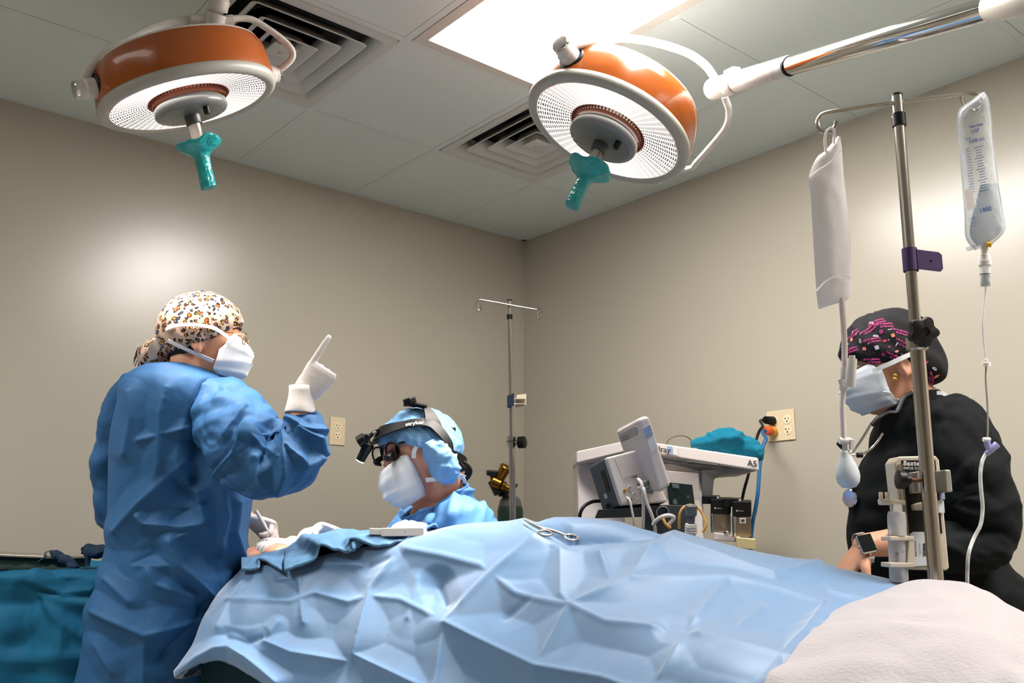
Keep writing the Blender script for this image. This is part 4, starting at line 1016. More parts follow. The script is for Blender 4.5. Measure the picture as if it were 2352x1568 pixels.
# mask and ties
b = MB(); mask_grid(hC, b, [(0, -.014, .112, .060, .060), (.12, -.024, .120, .066, .054), (.35, -.038, .128, .070, .040), (.6, -.068, .126, .067, .034), (.8, -.094, .116, .060, .026), (1, -.116, .090, .047, .018)], pleats=((.45, .006), (.62, .004))); mC = b.build('mask', maskb_m, pC, smooth=50, solid=.0015)
b = MB()
strap(hC, b, [(2004, 852), (2020, 845), (2050, 832), (2085, 816), (2112, 806)], .021, .011); b.build('mask_tie', mask_m, pC, smooth=80); b = MB()
q = catmull([P(x, y, z) for x, y, z in ((2027, 903, 2.205), (2045, 906, 2.20), (2052, 915, 2.20), (2064, 921, 2.20), (2080, 916, 2.205), (2098, 900, 2.215))], 5); ribbon(b, q, [-CF-CU*.3]*len(q), .010); b.build('mask_tie', mask_m, pC, smooth=80); b = MB()
q = catmull([P(x, y, 2.28) for x, y in ((2124, 812), (2132, 808), (2140, 808), (2150, 811))], 4); ribbon(b, q, [-CF]*len(q), .006); b.build('mask_tie', mask_m, pC, smooth=80); b = MB()
q = catmull([P(x, y, 2.20) for x, y in ((2152, 902), (2165, 903), (2176, 912), (2186, 925), (2194, 942))], 4); ribbon(b, q, [-CF+CR*.3]*len(q), .009); b.build('mask_tie', mask_m, pC, smooth=80); b = MB()
b = MB(); es = hC.loc(-.008, .086, -.041); b.ball(P(2056, 862, PX(es)[2]-.004), .0052); b.ball(P(2055, 871, PX(es)[2]-.006), .006)
b.build('earring', mat('gold', (212, 160, 70), .2, 1), pC)
# black scrubs
scrub = mat('black_scrubs', (7, 12, 14), .85, spec=.25, bump=(70, .25, .004))
b = MB()
def rC(py, L, R_, dep, d=DC): return (P((L+R_)/2, py, d), M((R_-L)/2, d), dep)
rw = [rC(902, 2072, 2148, .065), rC(918, 2060, 2165, .085), rC(945, 2030, 2192, .12), rC(985, 2015, 2225, .145), rC(1040, 2000, 2250, .155), rC(1100, 1972, 2262, .16), rC(1170, 1956, 2265, .155), rC(1240, 1955, 2270, .15), rC(1290, 1962, 2300, .155), rC(1340, 1985, 2340, .17), rC(1420, 2020, 2370, .185)]
c_ = rw[-1][0]; rw += [(fix(c_-Z*.08, c_.z-.10), .185, .19)]
i0, i1 = torso(b, rw, n=120, sub=10, ex=2.2); b.f = [f for f in b.f if len(f) == 4]; b.m = b.m[:len(b.f)]
drape_folds(b, i0, i1, [([(2100, 980), (2060, 1050)], .008, 26)], amp=.005, freq=6, seed=21, centre=lambda v: fix(c_, v.z))
i0, i1 = sleeve(b, [(P(2150, 965, 2.24), .085), (P(2186, 1000, 2.20), .092), (P(2228, 1080, 2.15), .086), (P(2258, 1170, 2.12), .078), (P(2268, 1222, 2.11), .068), (P(2240, 1255, 2.10), .062), (P(2180, 1258, 2.10), .058), (P(2120, 1256, 2.11), .056), (P(2078, 1254, 2.115), .052)], sub=12, n=72, k=4, amp=.05, per=18)
drape_folds(b, i0, i1, [([(2165, 1130), (2235, 1062)], .010, 13), ([(2165, 1128), (2240, 1090)], .010, 12), ([(2165, 1132), (2250, 1120)], .010, 12), ([(2168, 1138), (2250, 1150)], .010, 12), ([(2170, 1145), (2240, 1185)], .010, 13)], amp=.005, freq=8, seed=22)
i0, i1 = sleeve(b, [(P(2130, 965, 2.36), .08), (P(2150, 1000, 2.44), .085), (P(2155, 1110, 2.47), .075), (P(2160, 1220, 2.48), .068), (P(2090, 1272, 2.45), .055), (P(2050, 1300, 2.43), .05)], sub=9, n=50)
b.build('scrub_top', scrub, pC, smooth=180)
b = MB()
for sg in (-1, 1):
    hp = hipC+FH*.09*sg; i0, i1 = sleeve(b, [(hp+Z*.03, .125), (hp-Z*.15, .12), (Vector((hp.x, hp.y, .45)), .095), (Vector((hp.x, hp.y, .08)), .085)], sub=8, n=40, amp=.03)
b.build('scrub_trousers', scrub, pC, smooth=180)
# undershirt collar line
b = MB(); q = catmull([P(x, y, z) for x, y, z in ((2022, 958, 2.24), (2045, 940, 2.205), (2075, 925, 2.19), (2098, 905, 2.20))], 5); b.tube(q, .006, 8); b.build('neckband', scrub, pC)
# ---- smart watch
t = thing('wrist_watch', wrC, 'smart watch with a silver link band on the wrist behind the blue drape', 'watch')
wa = (elC.lerp(wrC, .5)-wrC).normalized(); wn = (-CF*.8+CU*.55); wn = (wn-wa*wn.dot(wa)).normalized()
wc_ = P(1990, 1249, 2.085); wx = (CR*.97+CU*.22); wf = fr(wn, wx)
b = MB(); b.box(wc_, (.038, .045, .012), wf); b.build('case', mat('silver_case', (205, 202, 198), .25, 1), t, bevel=.006, seg=4)
b = MB(); b.box(wc_+wf[2]*.006, (.033, .040, .002), wf); b.build('screen', mat('black_glass', (8, 12, 14), .06, coat=.5), t, bevel=.004, seg=3)
b = MB(); b.lathe([(.0032, 0), (.0032, .003)], wc_-wf[0]*.0185-wf[1]*.004, fr(-wf[0]), 12); b.build('crown', chrome, t)
for k in range(26):
    a = 2*pi*k/26
    if cos(a) > .72: continue
    rr_ = .036; dr = (wf[2]*cos(a)+wf[1]*sin(a)*-1).normalized(); cc = wc_-wf[2]*.030+dr*rr_*1.0+wf[0]*0
    b = MB(); b.box(cc, (.019, .0074, .003), (wf[0], wf[0].cross(dr), dr)); b.build('band_link', mat('silver_link', (190, 188, 184), .3, 1), t, bevel=.0008)
# ---- stethoscope
t = thing('stethoscope', P(1990, 1040, 2.16), 'black stethoscope hanging at the chest of the person in black scrubs', 'stethoscope')
def bezt(name, pts, r, m, sub=6): b = MB(); b.tube([P(*p) for p in pts], r, 10, sub=sub); return b.build(name, m, t)
bezt('tubing', [(2096, 902, 2.19), (2075, 915, 2.185), (2060, 945, 2.17), (2040, 948, 2.165), (2020, 958, 2.15), (2003, 976, 2.145)], .0062, black)
bezt('ear_tube', [(2000, 975, 2.145), (1985, 1000, 2.145), (1970, 1022, 2.145), (1959, 1036, 2.145), (1953, 1043, 2.145)], .003, chrome)
bezt('ear_tube', [(2028, 995, 2.15), (2015, 1015, 2.148), (1995, 1035, 2.145), (1972, 1044, 2.145), (1955, 1043, 2.145), (1949, 1038, 2.145)], .003, chrome)
cyl(t, 'ear_tip', P(1968, 1045, 2.143), P(1981, 1045, 2.143), .006, black)
cyl(t, 'ear_tip', P(1925, 1016, 2.15), P(1936, 1028, 2.15), .006, black)
bezt('tubing', [(1975, 1096, 2.14), (1965, 1110, 2.14), (1962, 1130, 2.14)], .005, black)
cc = P(1958, 1144, 2.285); fm_ = fr(RH*-.85-FH*.5)
b = MB(); b.lathe([(.012, -.012), (.013, 0), (.0225, .004), (.0225, .010), (.020, .012), (.001, .0115)], cc, fm_, 32); b.build('chest_piece', chrome, t)
# ------------------------------------------------------------------ the table: drapes, towels, blanket, patient
drape_m = mat('drape_blue', (66, 114, 158), .5, spec=.8, bump=(38, .08, .005), vary=(4, (62, 110, 155)), sheen=.7)
towel_m = mat('towel_slate_blue', (84, 124, 160), .95, bump=(420, .6, .003))
blanket_m = mat('blanket_white', (160, 154, 157), .95, bump=(160, .5, .004), sheen=.3)
def lattice(mb, cols, nu, nv):
    """cols: list of columns, each a list of world points; smooth surface through them"""
    C2 = [catmull(c, nv) for c in cols]; L = len(C2[0])
    rows = [catmull([c[i] for c in C2], nu) for i in range(L)]
    i0 = len(mb.v); mb.grid(rows); return i0, len(mb.v)
def dcol(ridge, mids, zlow=.30, back=.22, bdrop=.22):
    """ridge (px,py,d); points in front of it; falls behind the ridge and to the near side"""
    r = P(*ridge); pts = [r+FH*(back+.06)-Z*(bdrop+.25), r+FH*back-Z*bdrop*.5, r]+[P(*m) for m in mids]
    e = pts[-1]; pts += [Vector((e.x, e.y, e.z-.14))-FH*.10, Vector((e.x, e.y, zlow))-FH*.16]
    return pts
def hem(p): h = P(*p); return [h, h+FH*.05-Z*.004, h+FH*.13+Z*.01]
cols = [
    [P(600, 1330, 2.75), P(580, 1318, 2.60), P(566, 1312, 2.42), P(520, 1400, 2.42), P(485, 1480, 2.38)]+hem((462, 1545, 2.34)),
    [P(570, 1322, 2.62), P(560, 1310, 2.52), P(556, 1303, 2.38), P(482, 1392, 2.28), P(446, 1470, 2.22)]+hem((412, 1552, 2.19)),
    dcol((600, 1296, 2.34), [(566, 1370, 2.23), (545, 1430, 2.17), (506, 1514, 2.13)])[:5]+hem((506, 1514, 2.13)),
    dcol((690, 1286, 2.28), [(672, 1378, 2.18), (660, 1470, 2.11), (648, 1584, 2.05)])[:5]+hem((648, 1584, 2.05)),
    dcol((800, 1262, 2.24), [(795, 1370, 2.13), (790, 1468, 2.05), (785, 1568, 1.99)]),
    dcol((920, 1240, 2.20), [(920, 1360, 2.07), (925, 1465, 1.97), (930, 1568, 1.90)]),
    dcol((1040, 1206, 2.18), [(1045, 1335, 2.03), (1060, 1455, 1.91), (1075, 1568, 1.82)]),
    dcol((1180, 1194, 2.16), [(1190, 1320, 1.96), (1205, 1445, 1.82), (1220, 1568, 1.71)]),
    dcol((1330, 1187, 2.14), [(1340, 1310, 1.90), (1355, 1440, 1.72), (1370, 1568, 1.60)]),
    dcol((1480, 1207, 2.06), [(1495, 1320, 1.82), (1510, 1445, 1.61), (1525, 1568, 1.47)]),
    dcol((1640, 1246, 1.98), [(1655, 1345, 1.76), (1668, 1455, 1.54), (1680, 1568, 1.37)]),
    dcol((1800, 1279, 1.92), [(1810, 1370, 1.72), (1818, 1465, 1.52), (1825, 1568, 1.35)]),
    dcol((1960, 1311, 1.86), [(1965, 1395, 1.66), (1968, 1480, 1.47), (1970, 1568, 1.33)]),
    dcol((2110, 1344, 1.79), [(2112, 1425, 1.58), (2112, 1500, 1.43), (2112, 1575, 1.30)]),
]
CD = [([(527, 1380), (672, 1383), (727, 1363), (804, 1386), (855, 1373), (923, 1380), (1025, 1431)], .013, 55),
      ([(1025, 1433), (1131, 1327), (1229, 1242)], .022, 75), ([(1229, 1242), (1289, 1259)], .010, 36),
      ([(1029, 1437), (1240, 1537), (1400, 1565), (1500, 1600)], .026, 85), ([(1027, 1440), (1016, 1486), (1002, 1580)], .016, 60),
      ([(940, 1265), (1016, 1278), (1106, 1303), (1187, 1367), (1263, 1388), (1310, 1396)], .016, 55),
      ([(1289, 1269), (1291, 1371), (1314, 1397)], .016, 50), ([(1314, 1397), (1240, 1537)], .016, 60),
      ([(1314, 1397), (1400, 1437), (1501, 1448), (1582, 1459), (1792, 1515), (1850, 1535)], .018, 65),
      ([(817, 1503), (838, 1418), (857, 1354), (905, 1285)], .018, 60), ([(817, 1503), (948, 1568), (1000, 1590)], .016, 55), ([(817, 1503), (787, 1580)], .014, 50),
      ([(608, 1473), (672, 1499), (800, 1520)], .015, 45), ([(600, 1466), (562, 1477), (523, 1465)], -.012, 28), ([(613, 1466), (640, 1430)], .010, 34),
      ([(417, 1545), (460, 1512), (498, 1492), (530, 1486), (570, 1512), (640, 1568)], .022, 36), ([(1008, 1346), (1024, 1388)], -.018, 48), ([(753, 1295), (834, 1297)], .006, 18), ([(850, 1300), (905, 1282)], -.008, 30),
      ([(1235, 1204), (1310, 1238), (1420, 1230), (1516, 1222)], -.034, 32), ([(1300, 1252), (1420, 1246), (1519, 1229)], .012, 22),
      ([(1519, 1229), (1568, 1254), (1658, 1283), (1781, 1325)], .016, 42), ([(1781, 1325), (1890, 1290)], .010, 34),
      ([(1452, 1334), (1568, 1334), (1676, 1332), (1792, 1359), (1895, 1392)], .016, 44), ([(1515, 1229), (1452, 1334), (1313, 1395)], .014, 50), ([(1676, 1332), (1582, 1448), (1524, 1560)], .012, 60),
      ([(1535, 1450), (1582, 1456)], -.014, 34), ([(1895, 1395), (1855, 1453), (1796, 1515), (1770, 1568)], .016, 40), ([(1908, 1359), (1998, 1379)], .008, 30), ([(1220, 1380), (1160, 1420)], -.006, 40),
      ([(640, 1330), (700, 1326)], .005, 16), ([(700, 1430), (690, 1330)], .010, 50), ([(960, 1330), (940, 1420)], .008, 50), ([(1400, 1330), (1380, 1270)], .008, 40), ([(1700, 1440), (1750, 1400)], .006, 40), ([(560, 1340), (520, 1400), (500, 1440)], .010, 26)]
def flat_down(mb, i0, i1, f):
    for i in range(i0, i1): mb.v[i] = f(mb.v[i])
b = MB(); i0, i1 = lattice(b, cols, 34, 32)
drape_folds(b, i0, i1, CD, gain=.75, fine=.0022, fr_=10, amp=.0012, freq=4.5, seed=31, centre=lambda v: v-Z+FH*.4, front=False)
o = b.build('surgical_drape', drape_m, None, smooth=180, loc=P(1200, 1400, 1.9)-Z*.4)
tag(o, 'large creased light blue drape covering the patient and the operating table', 'drape')
# operating table beneath
ta, tb_ = P(700, 1340, 2.40), P(2000, 1470, 1.72); tc_ = (ta+tb_)/2; tx_ = Vector((tb_.x-ta.x, tb_.y-ta.y, 0)).normalized(); FT = (tx_, Z.cross(tx_), Z)
t = thing('operating_table', Vector((tc_.x, tc_.y, 0)), 'operating table under the light blue drape', 'table')
F_ = (RH, FH, Z)
b = MB(); b.box((tc_.x+FT[1].x*.04, tc_.y+FT[1].y*.04, .52), (1.15, .20, .08), FT); b.build('table_top', mat('pad_black', (24, 25, 27), .6), t, bevel=.02)
b = MB(); b.box((tc_.x+FT[1].x*.04, tc_.y+FT[1].y*.04, .28), (.30, .18, .42), FT); b.build('pedestal', steel, t, bevel=.01)
b = MB(); b.box((tc_.x, tc_.y, .045), (.8, .30, .09), FT); b.build('base', steel, t, bevel=.02)
# dark sheet added to fill the shaded opening under the hem
b = MB(); i0, i1 = lattice(b, [[P(x, 1480, d), P(x, 1520, d), P(x, 1600, d), P(x, 1900, d-.01)] for x, d in ((440, 2.36), (500, 2.31), (560, 2.28), (620, 2.25), (700, 2.24), (800, 2.24))], 6, 4)
o = b.build('hem_shade_sheet', mat('hem_shade_teal', (14, 56, 70), .8), None, smooth=180); tag(o, 'dark teal sheet added as the shaded opening under the hem of the light blue drape', 'sheet')
# patient
pt = thing('person', P(1300, 1330, 2.1)-Z*.2, 'person lying under the blue drapes, stained skin showing beside the gloved hands', 'person')
b = MB(); ax_ = [P(600, 1340, 2.50), P(760, 1345, 2.42), P(1000, 1350, 2.25), P(1330, 1352, 2.13), P(1640, 1405, 1.93), P(1860, 1458, 1.74), P(1980, 1495, 1.62)]
b.tube(ax_, [.05, .09, .10, .10, .085, .06, .04], 28, sub=6, flat=.85)
b.ball(P(603, 1284, 2.47), (.075, .07, .035), F_); b.ball(P(640, 1272, 2.44), (.05, .05, .025), F_)
b.build('body', None or mat('skin_patient', (228, 178, 150), .5, sss=.1, vary=(30, (222, 112, 62))), pt, remesh=.006, sm_iter=3)
# slate blue towels over the near edge of the field
def towel(top, bot, label, lift=.012, rows=14, seed=1, extra=()):
    n = max(len(top), len(bot)); cs = []
    for (tx_, ty_, td), (bx, by, bd) in zip(top, bot):
        a, c_ = P(tx_, ty_, td), P(bx, by, bd); mid = a.lerp(c_, .5)+Z*lift*.6-CF*.004
        cs.append([a+FH*.10-Z*.05, a, mid, c_-CF*.010])
    b = MB(); i0, i1 = lattice(b, cs, 14, 12); drape_folds(b, i0, i1, list(extra), amp=.004, freq=11, seed=seed, centre=lambda v: v-Z+FH*.4, front=False)
    o = b.build('towel', towel_m, None, smooth=180, solid=.006); tag(o, label, 'towel', 'slate blue towels around the surgical field')
towel([(655, 1262, 2.38), (700, 1238, 2.36), (770, 1222, 2.34), (850, 1219, 2.31), (930, 1222, 2.28), (985, 1213, 2.25), (1005, 1209, 2.22)],
      [(655, 1308, 2.21), (715, 1285, 2.205), (745, 1256, 2.22), (805, 1265, 2.18), (812, 1247, 2.20), (890, 1250, 2.17), (976, 1213, 2.19)], 'slate blue towel along the near edge of the surgical field, under the white holster', seed=41,
      extra=[([(740, 1257), (700, 1240)], .012, 22), ([(806, 1247), (880, 1240)], .010, 18)])
towel([(556, 1287, 2.40), (585, 1280, 2.40), (620, 1276, 2.39), (660, 1260, 2.385)], [(557, 1305, 2.30), (594, 1301, 2.28), (600, 1284, 2.31), (650, 1307, 2.225)], 'short slate blue towel by the stained skin and the blue gown', seed=43)
# white plastic holster and gauze
t = thing('holster', P(915, 1232, 2.21), 'white plastic instrument holster lying on the slate blue towel', 'holster')
def barpx(parent, name, a, c, h, dep, m, bevel=.002):
    A, B = P(*a), P(*c); b = MB(); x = (B-A); L = x.length; x.normalize(); up = (Z-x*Z.dot(x)).normalized(); b.box((A+B)/2, (L, dep, h), (x, up.cross(x), up)); return b.build(name, m, parent, bevel=bevel)
barpx(t, 'body', (880, 1222, 2.20), (978, 1221, 2.18), .020, .03, white); barpx(t, 'end_cap', (851, 1220, 2.205), (882, 1221, 2.20), .0155, .024, white)
b = MB(); b.lathe([(.0012, 0), (.0012, .0006)], P(930, 1220, 2.172), fr(-CF), 8); b.build('screw_hole', black, t)
b = MB(); i0 = len(b.v); b.ball(P(945, 1214, 2.245), (.048, .05, .016), F_, 48, 24); drape_folds(b, i0, len(b.v), [([(930, 1200), (960, 1212)], .004, 12)], amp=.004, freq=20, seed=51, front=False)
o = b.build('gauze_pad', mat('gauze_white', (232, 232, 238), .9, bump=(200, .4, .002)), None, smooth=180); tag(o, 'crumpled white gauze pad beside the white holster', 'gauze')
# haemostat clip on the drape
t = thing('clamp', P(1262, 1222, 2.070), 'steel ring-handled clamp gripping the fold of the light blue drape', 'clamp')
def tpx(parent, name, pts, r, m, sub=5, n=10, flat=None, loop=False):
    b = MB(); b.tube([P(*p) for p in pts], r, n, sub=0 if loop else sub, flat=flat, loop=loop); return b.build(name, m, parent)
def ringpx(cx, cy, rx, ry, tilt, d, dz=0, k=20):
    ct, st = cos(radians(tilt)), sin(radians(tilt)); return [(cx+rx*cos(a)*ct-ry*sin(a)*st, cy+rx*cos(a)*st+ry*sin(a)*ct, d+dz*sin(a)) for a in (2*pi*i/k for i in range(k))]
tpx(t, 'jaw', [(1205, 1193, 2.100), (1222, 1203, 2.085), (1240, 1212, 2.075)], [.003, .0042, .005], steel)
tpx(t, 'shank', [(1238, 1211, 2.070), (1268, 1218, 2.060), (1298, 1229, 2.045)], .0035, steel)
tpx(t, 'shank', [(1240, 1212, 2.070), (1262, 1221, 2.055), (1266, 1224, 2.050)], .0035, steel)
tpx(t, 'finger_ring', ringpx(1252, 1224, 15, 5.5, 6, 2.045, -.012), .0028, steel, loop=True)
tpx(t, 'finger_ring', ringpx(1312, 1234, 15, 6, 10, 2.035, -.012), .0028, steel, loop=True)
# instrument in the standing person's far hand
t = thing('electrocautery_pencil', P(622, 1224, 2.50), 'slim white surgical pencil held in the gloved hand by the blue gown', 'surgical instrument')
tpx(t, 'shaft', [(588, 1172, 2.50), (606, 1203, 2.495), (614, 1217, 2.492)], [.0045, .005, .0035], white); tpx(t, 'tip', [(614, 1217, 2.492), (622, 1228, 2.49)], .0012, steel)
# white blanket at the near corner
bc = [
    [P(1925, 1490, 1.56), P(1880, 1470, 1.52), P(1800, 1520, 1.36), P(1745, 1600, 1.26), P(1730, 1760, 1.20), P(1720, 2200, 1.17)],
    [P(2005, 1420, 1.68), P(1945, 1400, 1.66), P(1890, 1450, 1.47), P(1850, 1560, 1.29), P(1830, 1740, 1.20), P(1820, 2200, 1.16)],
    [P(2105, 1400, 1.70), P(2085, 1343, 1.66), P(2050, 1410, 1.47), P(2030, 1540, 1.26), P(2020, 1740, 1.16), P(2010, 2200, 1.13)],
    [P(2180, 1405, 1.675), P(2165, 1340, 1.63), P(2160, 1420, 1.42), P(2160, 1550, 1.22), P(2160, 1740, 1.13), P(2160, 2200, 1.10)],
    [P(2268, 1420, 1.64), P(2250, 1358, 1.60), P(2260, 1440, 1.38), P(2270, 1560, 1.19), P(2280, 1740, 1.10), P(2280, 2200, 1.07)],
    [P(2365, 1470, 1.60), P(2345, 1408, 1.58), P(2370, 1490, 1.34), P(2390, 1600, 1.16), P(2400, 1780, 1.07), P(2400, 2200, 1.04)],
    [P(2480, 1540, 1.64), P(2450, 1490, 1.52), P(2480, 1560, 1.30), P(2500, 1660, 1.13), P(2510, 1800, 1.05), P(2520, 2200, 1.02)]]
b = MB(); i0, i1 = lattice(b, bc, 14, 16)
drape_folds(b, i0, i1, [([(1985, 1440), (2100, 1420), (2200, 1450)], .006, 60), ([(2130, 1500), (2300, 1470)], .006, 60)], amp=.004, freq=6, seed=61, centre=lambda v: v-Z+FH*.4, front=False)
o = b.build('blanket', blanket_m, None, smooth=180, solid=.008); tag(o, 'fluffy white blanket over the end of the operating table', 'blanket')
# ---- back table with teal cover
teal_d = mat('drape_teal', (12, 92, 128), .75, spec=.3, bump=(40, .15, .005)); slate_d = mat('drape_navy', (26, 52, 78), .85, bump=(200, .4, .003)); green_d = mat('dark_green_liner', (12, 44, 40), .8)
bx = P(110, 1300, 2.62); t = thing('instrument_table', Vector((bx.x, bx.y, 0)), 'side table under the teal cover, behind the standing person', 'table')
b = MB(); b.box((bx.x, bx.y, .82), (.56, .34, .03), F_); b.build('table_top', steel, t, bevel=.004)
for sx_ in (-1, 1):
    for sy_ in (-1, 1):
        q = bx+RH*(.24*sx_)+FH*(.14*sy_); b = MB(); b.tube([Vector((q.x, q.y, 0)), Vector((q.x, q.y, .81))], .014, 12); b.build('leg', steel, t)
dcols = []
for x in (-160, -60, 20, 90, 160, 230, 300, 360):
    k = .004*sin(x*.05)
    top = P(x, 1312+4*sin(x*.03), 2.78); ed = P(x, 1330+3*sin(x*.04), 2.42)
    a = [Vector((top.x, top.y, .60))+FH*.14, Vector((top.x, top.y, .858))+FH*.12, Vector((top.x, top.y, .866)), Vector((ed.x, ed.y, .862)), Vector((ed.x, ed.y, .80))-FH*.025, Vector((ed.x, ed.y, .60))-FH*(.03+.02*sin(x*.045)), Vector((ed.x, ed.y, .25))-FH*(.04+.03*sin(x*.045))]
    dcols.append(a)
b = MB(); i0, i1 = lattice(b, dcols, 18, 16)
drape_folds(b, i0, i1, [([(85, 1330), (150, 1362), (215, 1350)], .014, 26), ([(95, 1364), (150, 1380), (220, 1386)], .016, 26), ([(110, 1380), (145, 1430), (195, 1458)], .014, 28), ([(145, 1432), (138, 1510)], .010, 26), ([(0, 1512), (100, 1512), (200, 1505)], .014, 28), ([(84, 1380), (84, 1480)], .008, 24), ([(0, 1385), (80, 1385)], -.010, 30), ([(10, 1500), (70, 1470)], -.01, 36)], amp=.005, freq=5, seed=71, gain=1.5, centre=lambda v: v-Z*.5+FH*.6, front=False)
o = b.build('table_cover', teal_d, None, smooth=180); tag(o, 'dark teal cover hanging over the side table behind the standing person', 'drape')
t = thing('instrument_tray', P(60, 1306, 2.55), 'steel rimmed instrument tray on the teal covered side table', 'tray')
b = MB(); tr = [P(-120, 1271, 2.5), P(143, 1282, 2.52), P(143, 1282, 2.52)+FH*.22, P(-120, 1271, 2.5)+FH*.22]
b.rings([[p+Z*.004 for p in tr], [p-Z*.002 for p in tr]]); b.build('rim', steel, t, bevel=.001)
cen = sum(tr, Vector())/4
b = MB(); b.rings([[cen+(p-cen)*.92-Z*.001 for p in tr], [cen+(p-cen)*.90-Z*.028 for p in tr]]); b.build('tub', green_d, t, bevel=.002)
def slab(name, pts, r, m, label, cat, seed, flat=.5, group=None):
    b = MB(); i0 = len(b.v); b.tube([P(*p) for p in pts], r, 28, sub=8, flat=flat, up=Z); drape_folds(b, i0, len(b.v), [], amp=.006, freq=16, seed=seed, front=False)
    o = b.build(name, m, None, smooth=180); tag(o, label, cat, group)
slab('cloth', [(118, 1276, 2.50), (132, 1274, 2.50), (150, 1284, 2.49), (168, 1296, 2.48), (182, 1302, 2.48)], [.010, .014, .013, .012, .004], slate_d, 'small twisted navy cloth at the corner of the instrument tray', 'cloth', 81, flat=.8)
slab('liner', [(-60, 1304, 2.44), (10, 1304, 2.44), (60, 1307, 2.44), (120, 1310, 2.44), (190, 1312, 2.44), (240, 1310, 2.46)], [.010, .011, .009, .009, .008, .010], green_d, 'dark green ruffled liner edge on top of the teal covered table', 'cloth', 83, flat=.9)
slab('rolled_gown', [(192, 1268, 2.62), (204, 1264, 2.60), (235, 1264, 2.60), (275, 1266, 2.60), (330, 1275, 2.62)], [.008, .017, .019, .021, .018], slate_d, 'dark blue rolled cloth standing proud of the side table behind the blue gown', 'cloth', 85, flat=.8)
b = MB(); b.tube([P(199, 1275, 2.585), P(201, 1296, 2.58), P(205, 1306, 2.575), P(203, 1314, 2.57)], .006, 12, sub=5, flat=.5); o = b.build('strap', slate_d, None); tag(o, 'dark strap hanging from the rolled dark blue cloth', 'strap')
t = thing('scissors', P(112, 1276, 2.51), 'steel ring handle of scissors standing in the instrument tray', 'scissors')
tpx(t, 'finger_ring', ringpx(112, 1272, 9, 6, 0, 2.51, .004), .002, steel, loop=True); tpx(t, 'shank', [(104, 1276, 2.51), (90, 1288, 2.52), (70, 1296, 2.54)], .002, steel)
# ------------------------------------------------------------------ drip stands, bags, pump
def hexa(parent, name, f4, b4, m, bevel=.003, seg=3):
    """eight corners: the near face and the far face, each in order"""
    b = MB(); b.rings([[P(*p) if not isinstance(p, Vector) else p for p in f4], [P(*p) if not isinstance(p, Vector) else p for p in b4]]); return b.build(name, m, parent, bevel=bevel, seg=seg)
def pole_pt(a, c, t): return a.lerp(c, t)
def stand_base(t, foot, r=.26):
    b = MB(); b.lathe([(.05, .07), (.05, .10), (.02, .12)], (foot.x, foot.y, 0), fr(Z), 20); b.build('hub', black, t)
    for k in range(5):
        a = 2*pi*k/5+.4; d = Vector((cos(a), sin(a), 0)); q = Vector((foot.x, foot.y, .085))
        b = MB(); b.tube([q, q+d*r-Z*.02], [.016, .012], 10); b.build('leg', steel, t)
        b = MB(); b.lathe([(.02, -.012), (.024, -.008), (.024, .008), (.02, .012)], q+d*r-Z*.061, fr(Vector((-d.y, d.x, 0))), 16); b.build('caster', black, t)
# --- the near stand
pT, pB_ = P(2060, 219, 1.95), P(2150, 1335, 1.745); pdir = (pB_-pT).normalized(); foot = pB_+pdir*((pB_.z-.10)/-pdir.z)
def onp(py):                                # a point of the near stand at a photo height
    lo, hi = 0., 1.
    for _ in range(30):
        m = (lo+hi)/2
        if PX(pT.lerp(pB_, m))[1] < py: lo = m
        else: hi = m
    return pT.lerp(pB_, lo)
pole_m = mat('pole_steel', (182, 174, 165), .24, 1)
t = thing('drip_stand', Vector((foot.x, foot.y, 0)), 'tall steel drip stand carrying the pump and the hanging bags', 'IV stand')
def cylw(parent, name, a, c, r, m, r2=None, n=24): return cyl(parent, name, a, c, r, m, r2, n)
b = MB(); b.tube([pT, onp(800)], .0112, 24); b.build('upper_tube', pole_m, t)
b = MB(); b.tube([onp(770), foot], .0142, 24); b.build('lower_tube', pole_m, t)
b = MB(); b.tube([pT-pdir*.002, pT+pdir*.002], .0118, 24); b.build('top_cap', black, t)
b = MB(); b.tube([onp(262), onp(290)], .0142, 24); b.build('collar', black, t)
for s_ in (-1, 1): b = MB(); b.ball(onp(270)+CR*.0125*s_, .0028); b.build('pin', chrome, t)
b = MB(); b.lathe([(.0150, 0), (.0205, .004), (.0205, .026), (.0165, .030)], onp(806), fr(-pdir), 28); b.build('clamp_collar', pole_m, t)
kc = onp(762)-CF*.030; b = MB()
b.lathe([(.018, -.012), (.026, -.010), (.028, .0), (.026, .010), (.018, .012), (.009, .013), (.008, .010), (.0005, .010)], kc, fr(-CF, CR), 60, wob=lambda r, z, a: (r*(1+.15*cos(5*a+.5)*min(1, r/.02)), z)); b.build('star_knob', mat('knob_black', (16, 18, 18), .5), t)
b = MB(); b.tube([kc, onp(764)], .007, 12); b.build('knob_screw', steel, t)
D1 = 1.945
tpx(t, 'hook_bar', [(1921, 278, 1.93), (1917, 292, 1.93), (1904, 303, 1.93), (1888, 302, 1.935), (1878, 288, 1.94), (1881, 270, 1.945), (1898, 259, D1), (1960, 249, D1), (2050, 236, D1), (2150, 223, D1), (2215, 216, D1), (2238, 216, 1.94), (2253, 226, 1.935), (2254, 242, 1.93), (2243, 252, 1.925)], .0044, pole_m, sub=6)
tpx(t, 'hook_prong', [(2208, 217, D1), (2212, 232, 1.95), (2222, 247, 1.955), (2236, 255, 1.96), (2240, 252, 1.96)], .0040, pole_m, sub=6)
stand_base(t, foot)
